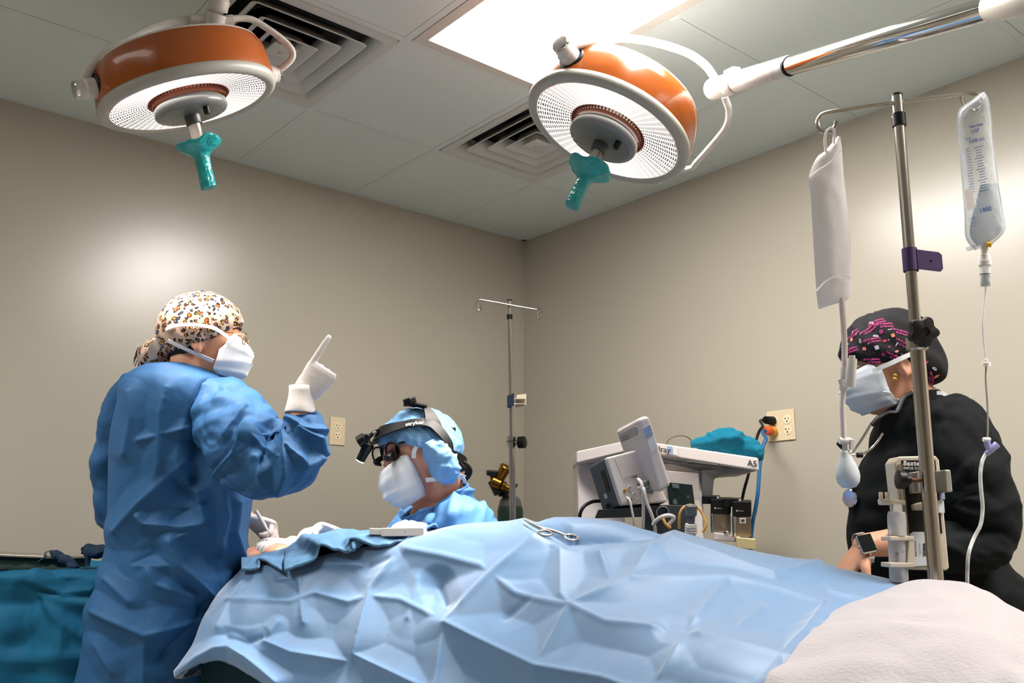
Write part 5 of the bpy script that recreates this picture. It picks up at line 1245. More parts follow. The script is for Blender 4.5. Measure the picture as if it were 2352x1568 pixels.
# purple clip
t = thing('pole_clip', onp(598), 'purple plastic clip on the tall drip stand', 'clip')
purp = mat('purple_plastic', (62, 38, 84), .45)
b = MB(); b.lathe([(.0128, -.024), (.0150, -.024), (.0150, .024), (.0128, .024)], onp(597), fr(-pdir), 24, caps=False); b.build('sleeve', purp, t)
A_ = onp(597); b = MB(); O = [(.008, -.020), (.054, -.026), (.060, -.020), (.060, .010), (.054, .016), (.008, .022)]
b.prism(O, .004, A_-CF*.010, (CR, -pdir, -CF)); b.build('plate', purp, t, bevel=.0012)
b = MB(); b.lathe([(.0028, 0), (.0028, .001)], A_+CR*.036-CF*.0142+CU*-.004, fr(-CF), 10); b.build('hole', black, t)
# --- pressure bag
bag_m = mat('bag_white_fabric', (253, 248, 250), .8, bump=(300, .3, .001)); clear_w = mat('white_tube', (228, 216, 212), .35)
t = thing('pressure_bag', P(1915, 700, 1.94), 'white pressure infuser bag with a squeeze bulb, on the drip stand hook', 'pressure bag')
def pillow(L, Rr, d, thick, n=26, seed=0, sub=6, skew=0):
    """a flat bag: left and right outlines (px,py), top to bottom"""
    Lc = catmull([(x, y, 0) for x, y in L], sub); Rc = catmull([(x, y, 0) for x, y in Rr], sub); R = []
    m = len(Lc)
    for i, (a, c) in enumerate(zip(Lc, Rc)):
        tt = i/(m-1); th = thick*sin(pi*min(1, max(0.02, tt*1.0)))**.4
        ring = []
        for k in range(n):
            s_ = k/n*2; front = s_ < 1; u = s_ if front else 2-s_
            x = a.x+(c.x-a.x)*u; y = a.y+(c.y-a.y)*u; dz = th*sin(pi*u)**.6*(1 if front else -1)
            q = P(x, y, d+skew*(u-.5)); q = q-CF*(dz+(.0015*noise.noise(Vector((x*.05, y*.03, seed))) if dz else 0))
            ring.append(q)
        R.append(ring)
    return R
R = pillow([(1924, 313), (1896, 346), (1876, 362), (1858, 404), (1862, 450), (1867, 540), (1873, 640), (1876, 680), (1880, 710)], [(1930, 316), (1934, 345), (1936, 380), (1941, 430), (1947, 480), (1955, 570), (1955, 630), (1953, 676), (1944, 690)], 1.94, .016, seed=1)
b = MB(); b.rings(R); b.build('bag', bag_m, t, smooth=60)
b = MB(); q = [P(x, y, 1.922) for x, y in ((1860, 407), (1878, 392), (1900, 378), (1920, 358), (1932, 342))]; b.tube(q, .0012, 6, sub=4); b.build('seam', bag_m, t)
b = MB(); q = [P(x, y, 1.922) for x, y in ((1876, 668), (1895, 648), (1920, 634), (1942, 633), (1954, 640))]; b.tube(q, .0014, 6, sub=4); b.build('seam', bag_m, t)
tpx(t, 'hanging_loop', [(1897, 348, 1.935), (1895, 320, 1.93), (1899, 302, 1.925), (1910, 294, 1.922), (1916, 304, 1.922), (1915, 330, 1.93)], .0042, bag_m, flat=.5)
tpx(t, 'upper_hose', [(1933, 684, 1.935), (1937, 740, 1.93), (1940, 800, 1.93), (1939, 845, 1.93)], .0062, clear_w)
tpx(t, 'lower_hose', [(1938, 890, 1.93), (1935, 930, 1.93), (1937, 980, 1.93), (1938, 1008, 1.93)], .0058, clear_w)
cylw(t, 'hose_joint', P(1939, 842, 1.93), P(1938, 897, 1.93), .0085, clear_w)
cylw(t, 'gauge', P(1957, 823, 1.915), P(1952, 889, 1.915), .0105, white); cylw(t, 'gauge_cap', P(1957, 816, 1.915), P(1957, 824, 1.915), .0065, white)
b = MB(); b.box(P(1944, 880, 1.922), (.014, .010, .014), fr(CU, CR)); b.build('gauge_bracket', white, t, bevel=.002)
b = MB(); b.box(P(1933, 880, 1.93), (.010, .006, .022), fr(CU*.9-CR*.3, CR)); b.build('thumb_tab', white, t, bevel=.002)
cylw(t, 'valve_block', P(1928, 1012, 1.93), P(1954, 1012, 1.93), .0075, white); b = MB(); b.box(P(1956, 1020, 1.925), (.008, .010, .022), fr(CU, CR)); b.build('valve_lever', white, t, bevel=.001)
cylw(t, 'valve_stem', P(1940, 1016, 1.93), P(1940, 1040, 1.93), .0052, mat('pale_grey_plastic', (190, 190, 192), .3))
bt, bb_ = P(1940, 1034, 1.93), P(1951, 1121, 1.93); L_ = (bb_-bt).length
b = MB(); b.lathe([(.0085, 0), (.0095, .004), (.010, .008), (.0135, .016), (.0195, .030), (.0240, .046), (.0248, .056), (.0225, .068), (.0150, .0775), (.0005, .0812)], bt, fr(bb_-bt), 32); b.build('squeeze_bulb', mat('bulb_pale', (206, 212, 216), .45), t, smooth=80)
# --- fluid bag
def clear(name, tint, mixw, rough=.12):
    m = bpy.data.materials.new(name); m.use_nodes = True; nt = m.node_tree; p = nt.nodes['Principled BSDF']; p.inputs['Base Color'].default_value = lin(tint); p.inputs['Roughness'].default_value = rough
    tr = nt.nodes.new('ShaderNodeBsdfTransparent'); tr.inputs[0].default_value = lin((240, 242, 244)); mx = nt.nodes.new('ShaderNodeMixShader')
    lw = nt.nodes.new('ShaderNodeLayerWeight'); lw.inputs[0].default_value = .35; mr = nt.nodes.new('ShaderNodeMapRange'); mr.inputs[3].default_value = mixw; mr.inputs[4].default_value = min(1, mixw+.6)
    tc = nt.nodes.new('ShaderNodeTexCoord'); n = nt.nodes.new('ShaderNodeTexNoise'); n.inputs['Scale'].default_value = 26; n.inputs['Detail'].default_value = 2; nt.links.new(tc.outputs['Object'], n.inputs[0])
    bp = nt.nodes.new('ShaderNodeBump'); bp.inputs['Strength'].default_value = .7; bp.inputs['Distance'].default_value = .01; nt.links.new(n.outputs[0], bp.inputs['Height']); nt.links.new(bp.outputs[0], p.inputs['Normal']); nt.links.new(bp.outputs[0], lw.inputs[1])
    nt.links.new(lw.outputs[1], mr.inputs[0]); nt.links.new(mr.outputs[0], mx.inputs[0]); nt.links.new(tr.outputs[0], mx.inputs[1]); nt.links.new(p.outputs[0], mx.inputs[2]); nt.links.new(mx.outputs[0], nt.nodes['Material Output'].inputs[0]); MATS[name] = m; return m
film = clear('clear_bag_film', (222, 226, 230), .20); water = clear('saline', (120, 142, 160), .30, .05); tubec = clear('clear_tubing', (225, 226, 226), .35)
ink_b = mat('ink_blue', (44, 82, 150), .6)
t = thing('fluid_bag', P(2262, 560, 1.93), 'clear fluid bag with blue print hanging on the drip stand, drip chamber below', 'IV bag')
DF = 1.925
Lb = [(2256, 213), (2232, 232), (2206, 252), (2200, 285), (2205, 350), (2211, 420), (2216, 490), (2219, 545), (2240, 574)]; Rb = [(2260, 213), (2266, 222), (2272, 240), (2277, 290), (2283, 350), (2292, 420), (2303, 490), (2306, 530), (2276, 562)]
b = MB(); b.rings(pillow(Lb, Rb, DF, .022, seed=4)); b.build('film', film, t, smooth=70)
b = MB(); b.rings(pillow([(2252, 424), (2240, 470), (2230, 510), (2228, 540), (2244, 566)], [(2292, 420), (2298, 455), (2302, 495), (2303, 528), (2272, 556)], DF, .015, seed=5)); b.build('fluid', water, t, smooth=70)
for side_ in (Lb, Rb): b = MB(); q = [P(x, y, DF) for x, y in side_]; b.tube(q, .0018, 8, sub=5); b.build('seam', film, t)
b = MB()
def onbag(px, py, rot=-14):
    o_ = P(px, py, DF-.026); c_, s_ = cos(radians(rot)), sin(radians(rot))
    return lambda x, y, z: o_+CR*(x*c_+y*s_*1)+CU*(-x*s_+y*c_)-CF*z
b.text('Injection', .0085, onbag(2242, 288), bold=.0002); b.text('USP', .0105, onbag(2240, 301), bold=.0002); b.text('1000 mL', .0100, onbag(2243, 322), bold=.0002); b.text('Lot', .008, onbag(2223, 318), bold=.0001)
for k in range(17):
    y0_ = 338+k*6.2; f = onbag(2247+.14*(y0_-338), y0_); w_ = .020 if k % 4 == 0 else .012
    i = [b.add(f(x, y, 0)) for x, y in ((-w_/2, -.0006), (w_/2, -.0006), (w_/2, .0006), (-w_/2, .0006))]; b.face(*i)
    f = onbag(2222+.12*(y0_-338), y0_+4); i = [b.add(f(x, y, 0)) for x, y in ((-.005, -.0005), (.005, -.0005), (.005, .0005), (-.005, .0005))]; b.face(*i)
for k in range(5):
    f = onbag(2232+k*1.0, 500+k*4.5); i = [b.add(f(x, y, 0)) for x, y in ((-.009+.001*k, -.0004), (.009-.002*(k % 3), -.0004), (.009-.002*(k % 3), .0004), (-.009+.001*k, .0004))]; b.face(*i)
b.text('1000', .013, onbag(2263, 482), bold=.0003)
b.build('print', ink_b, t, smooth=0, recalc=False)
b = MB(); f = onbag(2226, 455, -10); i = [b.add(f(x, y, .0004)) for x, y in ((-.009, -.026), (.008, -.022), (.009, .022), (-.007, .018))]; b.face(*i); b.build('sticker', white, t, smooth=0, recalc=False)
tpx(t, 'hanger_strip', [(2214, 268, DF-.012), (2228, 246, DF-.016), (2242, 236, DF-.016), (2254, 240, DF-.012)], .0035, film, flat=.3)
cylw(t, 'port', P(2261, 560, DF), P(2262, 586, DF), .0072, white); cylw(t, 'yellow_port_cap', P(2266, 562, DF-.008), P(2277, 561, DF-.012), .0058, mat('yellow_plastic', (222, 168, 40), .4)); cylw(t, 'side_port', P(2240, 566, DF), P(2222, 572, DF), .0052, film)
cylw(t, 'spike', P(2262, 584, DF), P(2262, 598, DF), .0105, white, .0118); cylw(t, 'spike_flange', P(2262, 598, DF), P(2262, 609, DF), .0135, white)
cylw(t, 'drip_chamber', P(2262, 608, DF), P(2264, 658, DF), .0112, tubec, .0102); cylw(t, 'chamber_fluid', P(2263, 630, DF), P(2264, 656, DF), .0098, water)
b = MB(); b.lathe([(.0108, -.0008), (.0112, 0), (.0108, .0008)], P(2262.6, 629, DF), fr(P(2262, 608, DF)-P(2264, 658, DF)), 20, caps=False); b.build('level_line', black, t)
tpx(t, 'thin_line', [(2264, 658, DF), (2262, 690, DF), (2257, 740, 1.92), (2260, 790, 1.92), (2265, 828, 1.915)], .0018, tubec)
cylw(t, 'filter_neck', P(2265, 824, 1.915), P(2265, 834, 1.915), .0035, white); cylw(t, 'filter', P(2265, 832, 1.915), P(2265, 842, 1.915), .0088, white)
tpx(t, 'thin_line', [(2265, 842, 1.915), (2264, 870, 1.91), (2268, 930, 1.90), (2269, 980, 1.89), (2268, 1008, 1.885)], .0018, mat('grey_line', (130, 128, 124), .4))
lav = mat('lavender_port', (150, 150, 196), .25); cylw(t, 'port_clip', P(2258, 1009, 1.885), P(2274, 1009, 1.885), .0045, white)
tpx(t, 'side_port', [(2266, 1012, 1.885), (2270, 1026, 1.885), (2276, 1038, 1.885)], .0065, lav); cylw(t, 'injection_port', P(2264, 1044, 1.885), P(2291, 1019, 1.88), .0055, lav, .0075)
tpx(t, 'thick_line', [(2266, 1040, 1.885), (2257, 1056, 1.88), (2252, 1085, 1.87), (2253, 1120, 1.86), (2257, 1165, 1.85), (2252, 1205, 1.84), (2237, 1235, 1.83), (2225, 1270, 1.81), (2222, 1310, 1.80), (2222, 1360, 1.79), (2224, 1420, 1.80)], .0036, tubec)
# --- infusion pump
cream = mat('pump_cream', (204, 192, 172), .45, vary=(30, (196, 184, 164))); paneld = mat('pump_panel_black', (14, 15, 15), .4); greym = mat('clamp_grey', (168, 162, 152), .4, .4)
pc = onp(1180); uy = -pdir; ux = (CR-uy*CR.dot(uy)).normalized(); uz = ux.cross(uy)      # towards the camera
if uz.dot(CF) > 0: uz = -uz
t = thing('infusion_pump', onp(1308), 'cream syringe infusion pump clamped on the drip stand', 'infusion pump')
def pp_(px, py, dz): # point on the pump's back plane, dz towards the camera
    q = P(px, py, 1.84); n_ = uz; o_ = pc-uz*.045; r_ = (q-CP).normalized(); k_ = (o_-CP).dot(n_)/r_.dot(n_); return CP+r_*k_+uz*dz
out = [(2054, 1062), (2064, 1048), (2150, 1046), (2158, 1056), (2181, 1304), (2176, 1310), (2090, 1308), (2080, 1296)]
b = MB(); b.rings([[pp_(x, y, 0) for x, y in out], [pp_(x, y, 0)-uz*.05 for x, y in out]]); b.build('case', cream, t, bevel=.004)
b = MB(); b.rings([[pp_(x, y, .001) for x, y in ((2070, 1057), (2148, 1056), (2164, 1224), (2088, 1228))], [pp_(x, y, -.002) for x, y in ((2070, 1057), (2148, 1056), (2164, 1224), (2088, 1228))]]); b.build('panel', paneld, t)
def lettering(parent, name, txt, px, py, size, m, dirx=None, diry=None, fnp=None, **k):
    o_ = fnp(px, py); dx_, dy_ = dirx, diry; b = MB(); b.text(txt, size, lambda x, y, z: o_+dx_*x+dy_*y+dx_.cross(dy_)*z, **k); return b.build(name, m, parent, smooth=0, recalc=False)
tl = lambda x, y: pp_(x, y, .0015)
lettering(t, 'lettering', 'Baxter', 2073, 1064, .0125, logo_w, ux, uy, tl, align='LEFT', bold=.0005, shear=.15, spacing=1.15)
lettering(t, 'lettering', 'INFUS O.R.™', 2074, 1075, .0075, logo_w, ux, uy, tl, align='LEFT', bold=.0001)
for k in range(11): lettering(t, 'lettering', 'xxx xxxx xx xxxxx'[k % 3:12+k % 5].replace('x', '–') if False else '– –– – ––––'[k % 3:], 2086+k*.9, 1178+k*4.2, .004, mat('ink_grey', (80, 80, 78), .7), ux, uy, tl, align='LEFT')
b = MB(); st = [(2089, 1226), (2096, 1221), (2126, 1221), (2132, 1298), (2095, 1300)]; b.rings([[pp_(x, y, .0022) for x, y in st], [pp_(x, y, .001) for x, y in st]]); b.build('asset_sticker', mat('paper_white', (214, 216, 222), .6), t, smooth=0)
blue_i = mat('ink_slate', (52, 56, 92), .6)
lettering(t, 'sticker_text', 'MARS', 2099, 1260, .0105, blue_i, uy, -ux, lambda x, y: pp_(x, y, .003), bold=.0003, spacing=1.15)
lettering(t, 'sticker_text', 'Equipment', 2111, 1260, .005, blue_i, uy, -ux, lambda x, y: pp_(x, y, .003))
b = MB()
for k, (w_, g_) in enumerate(((1, 2), (2, 4), (1, 6), (1, 8), (3, 11), (1, 14), (2, 16), (1, 19), (1, 21), (2, 24), (1, 26), (2, 29))):
    y_ = 1245+g_; b.rings([[pp_(x, y, .003) for x, y in ((2119, y_), (2126, y_), (2126, y_+w_*.7), (2119, y_+w_*.7))], [pp_(x, y, .0024) for x, y in ((2119, y_), (2126, y_), (2126, y_+w_*.7), (2119, y_+w_*.7))]])
b.build('barcode', paneld, t, smooth=0)
# clamp around the stand
hexa(t, 'clamp_jaw', [pp_(x, y, .024) for x, y in ((2082, 1086), (2112, 1082), (2112, 1132), (2086, 1134))], [pp_(x, y, .0) for x, y in ((2082, 1086), (2112, 1082), (2112, 1132), (2086, 1134))], greym)
hexa(t, 'clamp_arm', [pp_(x, y, .055) for x, y in ((2094, 1083), (2100, 1083), (2103, 1131), (2097, 1131))], [pp_(x, y, .02) for x, y in ((2094, 1083), (2100, 1083), (2103, 1131), (2097, 1131))], cream, bevel=.001)
hexa(t, 'clamp_hook', [pp_(x, y, .05) for x, y in ((2143, 1082), (2157, 1082), (2162, 1132), (2147, 1132))], [pp_(x, y, .0) for x, y in ((2143, 1082), (2157, 1082), (2162, 1132), (2147, 1132))], greym)
hexa(t, 'clamp_foot', [pp_(x, y, .022) for x, y in ((2090, 1158), (2116, 1152), (2118, 1172), (2092, 1172))], [pp_(x, y, .0) for x, y in ((2090, 1158), (2116, 1152), (2118, 1172), (2092, 1172))], cream)
cylw(t, 'clamp_screw', pp_(2066, 1105, .045), pp_(2120, 1107, .045), .0042, mat('screw_bronze', (100, 66, 50), .4, .8))
cylw(t, 'clamp_knob', pp_(2040, 1104, .045), pp_(2056, 1105, .045), .018, black); cylw(t, 'knob_neck', pp_(2056, 1105, .045), pp_(2069, 1105, .045), .0085, black)
b = MB(); b.box(pp_(2160, 1135, .006), (.010, .022, .006), (ux, uy, uz)); b.build('latch', mat('latch_grey_blue', (150, 164, 190), .4), t, bevel=.002)
b = MB(); b.box(pp_(2160, 1163, .003), (.012, .024, .002), (ux, uy, uz)); b.build('side_label', mat('paper_white', (214, 216, 222), .6), t)
# syringe cradle
hexa(t, 'plunger_bracket', [pp_(x, y, .03) for x, y in ((2014, 1146), (2066, 1150), (2068, 1160), (2016, 1160))], [pp_(x, y, .0) for x, y in ((2014, 1146), (2066, 1150), (2068, 1160), (2016, 1160))], cream)
for x in (2013, 2027): tpx(t, 'bracket_prong', [], 0, cream) if False else cylw(t, 'bracket_prong', pp_(x, 1152, .024), pp_(x-1, 1131, .024), .004, cream)
for y0_, y1_ in ((1231, 1241), (1290, 1301)): hexa(t, 'syringe_clip', [pp_(x, y, .045) for x, y in ((2022, y0_), (2078, y0_), (2080, y1_), (2023, y1_))], [pp_(x, y, .0) for x, y in ((2022, y0_), (2078, y0_), (2080, y1_), (2023, y1_))], cream, bevel=.002)
hexa(t, 'clip_spine', [pp_(x, y, .044) for x, y in ((2066, 1236), (2078, 1236), (2082, 1296), (2062, 1298))], [pp_(x, y, .0) for x, y in ((2066, 1236), (2078, 1236), (2082, 1296), (2062, 1298))], cream, bevel=.002)
hexa(t, 'side_rail', [pp_(x, y, .012) for x, y in ((2062, 1066), (2067, 1066), (2090, 1296), (2083, 1296))], [pp_(x, y, -.01) for x, y in ((2062, 1066), (2067, 1066), (2090, 1296), (2083, 1296))], mat('pump_trim_dark', (150, 138, 120), .5), bevel=.001)  # rail in a darker tone than the case
t = thing('syringe', pp_(2050, 1330, .025), 'large clear syringe held in the cradle of the cream infusion pump', 'syringe')
syr = clear('syringe_plastic', (206, 202, 200), .55)
sa, sb_ = pp_(2047, 1162, .025), pp_(2053, 1335, .025)
cylw(t, 'barrel', sa+(sb_-sa)*.08, sb_, .0175, syr); cylw(t, 'plunger', sa-(sb_-sa)*.02, sa+(sb_-sa)*.9, .012, mat('plunger_white', (200, 196, 192), .5), .012, 4); cylw(t, 'flange', sa+(sb_-sa)*.385, sa+(sb_-sa)*.40, .021, syr); cylw(t, 'stopper', sa+(sb_-sa)*.90, sa+(sb_-sa)*.94, .0165, black)
b = MB(); sdir = (sb_-sa).normalized(); sx2 = sdir.cross(uz).normalized()
for k in range(6): b.box(sa+(sb_-sa)*(.62+.035*k)+uz*.0172-sx2*.010*(-1), (.007, .0008, .0006), (sx2, sdir, uz))
b.build('graduations', ink_g if False else mat('ink_grey_dark', (60, 60, 64), .7), t)
lettering(t, 'graduation_number', '8', 2041, 1272, .008, mat('ink_grey_dark'), ux, uy, lambda x, y: pp_(x, y, .0435))
# --- far stand in the corner
fT, fB = P(1170, 689, 3.55), P(1178, 1190, 3.44); fdir = (fB-fT).normalized(); ff = fB+fdir*((fB.z-.10)/-fdir.z)
t = thing('drip_stand', Vector((ff.x, ff.y, 0)), 'empty drip stand in the corner of the room, hooks bare', 'IV stand')
def onf(py): return fT.lerp(fB, (py-689)/501)
b = MB(); b.tube([fT, onf(1020)], .0082, 20); b.build('upper_tube', pole_m, t)
b = MB(); b.tube([onf(1008), ff], .0122, 20); b.build('lower_tube', pole_m, t)
b = MB(); b.tube([fT-fdir*.002, fT+fdir*.003], .0095, 16); b.build('top_cap', black, t)
b = MB(); b.tube([onf(723), onf(734)], .0112, 16); b.build('collar', black, t)
DH = 3.53
tpx(t, 'hook_bar', [(1106, 700, DH), (1106, 708, DH), (1101, 713, DH), (1096, 707, DH), (1095, 697, DH), (1099, 690, DH), (1108, 689, DH), (1165, 699, DH), (1180, 702, DH), (1233, 711, DH)], .0034, pole_m)
tpx(t, 'hook_prong', ringpx(1239, 720, 5.5, 11, 10, DH, .01, 18), .0034, pole_m, loop=True)
b = MB(); b.tube([onf(1005), onf(1028)], .0175, 20); b.build('clamp_collar', pole_m, t)
cylw(t, 'clamp_knob', P(1191, 1016, 3.46), P(1206, 1015, 3.45), .0225, black); cylw(t, 'knob_stem', P(1184, 1016, 3.47), P(1192, 1016, 3.46), .005, steel)
fx = (CR-fdir*CR.dot(fdir)).normalized()
lettering(t, 'lettering', 'NEUTRAL', 1178, 1012, .010, black, fx, -fdir, lambda x, y: onf(1016)-CF*.0182-Z*0, bold=.0001)
stand_base(t, ff, .24)
t = thing('pole_clip', onf(920), 'navy and cream clip on the empty drip stand in the corner', 'clip')
navy = mat('navy_plastic', (28, 40, 66), .5)
hexa(t, 'sleeve', [(1165, 908, 3.46), (1181, 902, 3.46), (1181, 931, 3.46), (1165, 937, 3.46)], [(1165, 908, 3.52), (1181, 902, 3.52), (1181, 931, 3.52), (1165, 937, 3.52)], navy)
hexa(t, 'plate', [(1186, 907, 3.49), (1209, 904, 3.49), (1209, 931, 3.49), (1184, 936, 3.49)], [(1186, 907, 3.498), (1209, 904, 3.498), (1209, 931, 3.498), (1184, 936, 3.498)], cream)
for y in (914, 926): hexa(t, 'rib', [(1180, y, 3.46), (1207, y, 3.46), (1207, y+2, 3.46), (1180, y+2, 3.46)], [(1180, y, 3.495), (1207, y, 3.495), (1207, y+2, 3.495), (1180, y+2, 3.495)], cream, bevel=.0008)
# --- gas cylinder behind the far stand
t = thing('gas_cylinder', Vector((P(1178, 1190, 3.66).x, P(1178, 1190, 3.66).y, 0)), 'dark green gas cylinder with brass regulator, behind the empty drip stand', 'gas cylinder')
cy = P(1178, 1200, 3.66); fz = (Vector((1, 0, 0)), Vector((0, 1, 0)), Vector((0, 0, 1)))
ztop = P(1160, 1128, 3.66).z; zs = P(1170, 1160, 3.66).z
dgreen = mat('cylinder_green', (16, 50, 40), .35); brass = mat('brass', (150, 108, 44), .28, 1); dgrey = mat('regulator_dark', (22, 30, 32), .4)
cy = P(1172, 1190, 3.66)
b = MB(); b.lathe([(.050, 0), (.052, .01), (.052, zs-.02), (.048, zs-.005), (.0475, zs-.004), (.0001, zs-.004)], (cy.x, cy.y, 0), fz, 32); b.build('body', dgreen, t, smooth=50)
b = MB(); b.lathe([(.0478, zs-.006), (.042, zs+.02), (.030, zs+.035), (.0001, zs+.036)], (cy.x, cy.y, 0), fz, 32); b.build('shoulder', mat('cylinder_grey', (84, 88, 86), .4), t, smooth=60)
b = MB(); b.lathe([(.022, zs+.034), (.022, ztop-.01), (.018, ztop)], (P(1157, 1150, 3.66).x, P(1157, 1150, 3.66).y, 0), fz, 20); b.build('neck', dgrey, t)
cylw(t, 'valve_body', P(1130, 1102, 3.64), P(1148, 1132, 3.64), .020, dgrey, .024)
cylw(t, 'handwheel', P(1132, 1081, 3.64), P(1131, 1092, 3.64), .026, dgrey, .025); cylw(t, 'handwheel_stem', P(1131, 1092, 3.64), P(1132, 1104, 3.64), .010, brass)
cylw(t, 'regulator', P(1132, 1104, 3.63), P(1152, 1113, 3.62), .022, brass); cylw(t, 'regulator_nut', P(1152, 1113, 3.62), P(1160, 1117, 3.62), .018, brass); cylw(t, 'regulator_outlet', P(1160, 1117, 3.62), P(1178, 1127, 3.62), .012, brass)
cylw(t, 'gauge_body', P(1148, 1098, 3.63), P(1163, 1070, 3.62), .020, brass, .024)
cylw(t, 'lever', P(1182, 1122, 3.60), P(1188, 1111, 3.60), .004, dgrey)
cylw(t, 'yoke_arm', P(1150, 1118, 3.63), P(1170, 1130, 3.63), .010, dgrey)
# ------------------------------------------------------------------ anaesthesia machine, monitor, outlets
mwhite = mat('machine_white', (228, 218, 214), .42); mgrey = mat('machine_grey', (150, 150, 150), .45); slot = mat('slot_grey', (92, 94, 98), .5); scr = mat('screen_off_green', (42, 54, 54), .15); dk = mat('monitor_slate', (82, 94, 106), .45); qrb = mat('label_blue_grey', (150, 170, 206), .6); lab = mat('label_white', (226, 226, 230), .6)
def quad(parent, name, pts, m, d=.0012, bevel=0):
    b = MB(); A = [P(*p) for p in pts]; n = (A[1]-A[0]).cross(A[2]-A[0]).normalized()
    if n.dot(CF) > 0: n = -n
    b.rings([[p+n*d for p in A], [p-n*d for p in A]]); return b.build(name, m, parent, bevel=bevel)
def wall_x(p, pad=.02): return p
t = thing('anaesthesia_machine', Vector((P(1500, 1200, 3.15).x, P(1500, 1200, 3.15).y, 0)), 'white anaesthesia machine with an overhanging top shelf against the wall', 'medical machine')
# body column
def colz(px0, px1, ytop, d0, d1, name, m, dep=.22):
    a, c = P(px0, ytop, d0), P(px1, ytop, d1); B = [a, c, c+FH*dep, a+FH*dep]
    b = MB(); b.rings([[Vector((p.x, p.y, .10)) for p in B], B]); return b.build(name, m, t, bevel=.008)
colz(1326, 1432, 1036, 3.20, 3.20, 'rear_cabinet', mwhite, .26)
colz(1500, 1612, 1062, 3.02, 3.02, 'screen_column', mwhite, .24)
# top shelf
SF = [(1322, 1033, 3.12), (1419, 1021, 3.10), (1509, 1016, 2.98), (1744, 1051, 2.92)]
top4 = [P(1324, 1036, 3.16), P(1450, 1007, 3.02), P(1743, 1051, 2.93), P(1743, 1051, 2.93)+FH*.30, P(1324, 1036, 3.16)+FH*.24]
bot4 = [p-Z*.042 for p in top4]; bot4[1] = bot4[1]+Z*.004
b = MB(); b.rings([top4, bot4]); b.build('top_shelf', mwhite, t, bevel=.006)
c4 = sum(bot4, Vector())/5
und = [p-Z*.001 for p in bot4[1:4]]+[bot4[1]+FH*.30]; 
b = MB(); low = [P(1515, 1090, 3.02), P(1612, 1090, 3.03), P(1640, 1092, 3.02), P(1640, 1092, 3.02)+FH*.2, P(1515, 1090, 3.02)+FH*.2]
hi = [bot4[1].lerp(c4, .03), bot4[1].lerp(bot4[2], .6), bot4[2].lerp(c4, .03), bot4[3].lerp(c4, .05), bot4[1].lerp(c4, .03)+FH*.24]
b.rings([hi, low]); b.build('underside', mgrey, t, bevel=.004)
for x0, y0, x1, y1 in ((1525, 1050, 1569, 1058), (1578, 1059, 1647, 1067), (1656, 1069, 1718, 1075)):
    pa, pb = hi[0].lerp(low[0], .35), hi[2].lerp(low[2], .35)
    quad(t, 'vent_slot', [(x0, y0, 2.955), (x1, y1, 2.935), (x1-4, y1+3, 2.94), (x0+2, y0+5, 2.96)], slot)
q = [(1612, 1078, 2.98), (1640, 1076, 2.98), (1700, 1078, 2.97), (1650, 1092, 2.99), (1640, 1102, 2.99), (1637, 1145, 3.0), (1612, 1145, 3.0)]
b = MB(); A = [P(*p) for p in q]; b.rings([A, [p+FH*.16 for p in A]]); b.build('shelf_bracket', mgrey, t, bevel=.004)
lettering(t, 'lettering', 'mindray', 1497, 1030, .027, mat('ink_dark', (50, 48, 50), .6), (top4[2]-top4[1]).normalized(), Z, lambda x, y: top4[1].lerp(top4[2], .205)-Z*.020-CF*.003, bold=.0004)
o_l = top4[1].lerp(top4[2], .945)-Z*.022-CF*.003
b = MB(); b.text('A5', .026, lambda x, y, z: o_l+(top4[2]-top4[1]).normalized()*x+Z*y-CF*z, bold=.0005); b.build('lettering', mat('ink_dark'), t, smooth=0, recalc=False)
e_l = (top4[2]-top4[1]); 
for f0, f1, m_ in ((.285, .325, qrb), (.330, .368, lab)):
    A = [top4[1]+e_l*f0-Z*.006-CF*.003, top4[1]+e_l*f1-Z*.006-CF*.003, top4[1]+e_l*f1-Z*.032-CF*.003, top4[1]+e_l*f0-Z*.032-CF*.003]; b = MB(); b.rings([A, [p+CF*.002 for p in A]]); b.build('sticker', m_, t, smooth=0)
quad(t, 'screen', [(1531, 1107, 2.985), (1590, 1113, 2.985), (1596, 1160, 2.99), (1537, 1158, 2.99)], scr)
for pts, m_ in (([(1543, 1110), (1559, 1112), (1560, 1121), (1545, 1119)], (110, 124, 128)), ([(1546, 1148), (1551, 1144), (1556, 1152), (1557, 1157), (1546, 1157)], (100, 116, 122)), ([(1577, 1137), (1583, 1138), (1584, 1144), (1578, 1143)], (80, 92, 92))):
    quad(t, 'screen_icon', [(x, y, 2.979) for x, y in pts], mat('icon_%d' % m_[0], m_, .3), .0006)
quad(t, 'screen_bezel', [(1512, 1080, 2.995), (1604, 1086, 2.995), (1610, 1215, 3.0), (1520, 1215, 3.0)], mwhite, .003, .001)
# arm for the monitor and the lower block
hexa(t, 'breathing_block', [(1476, 1158, 2.88), (1575, 1160, 2.88), (1585, 1225, 2.88), (1480, 1225, 2.88)], [(1476, 1158, 2.98), (1575, 1160, 2.98), (1585, 1225, 2.98), (1480, 1225, 2.98)], mat('block_dark', (62, 66, 70), .5))
b = MB(); b.lathe([(.017, 0), (.019, .002), (.019, .02)], P(1520, 1174, 2.875), fr(-CF), 28, caps=False); b.build('ring_port', mat('pale_clear_ring', (170, 176, 180), .2), t, solid=.002)
quad(t, 'cabinet_recess', [(1354, 1064, 3.185), (1364, 1063, 3.185), (1368, 1182, 3.19), (1356, 1182, 3.19)], mat('recess_line', (196, 188, 184), .6))
for x0, dx in ((1655, 0),):
    pass
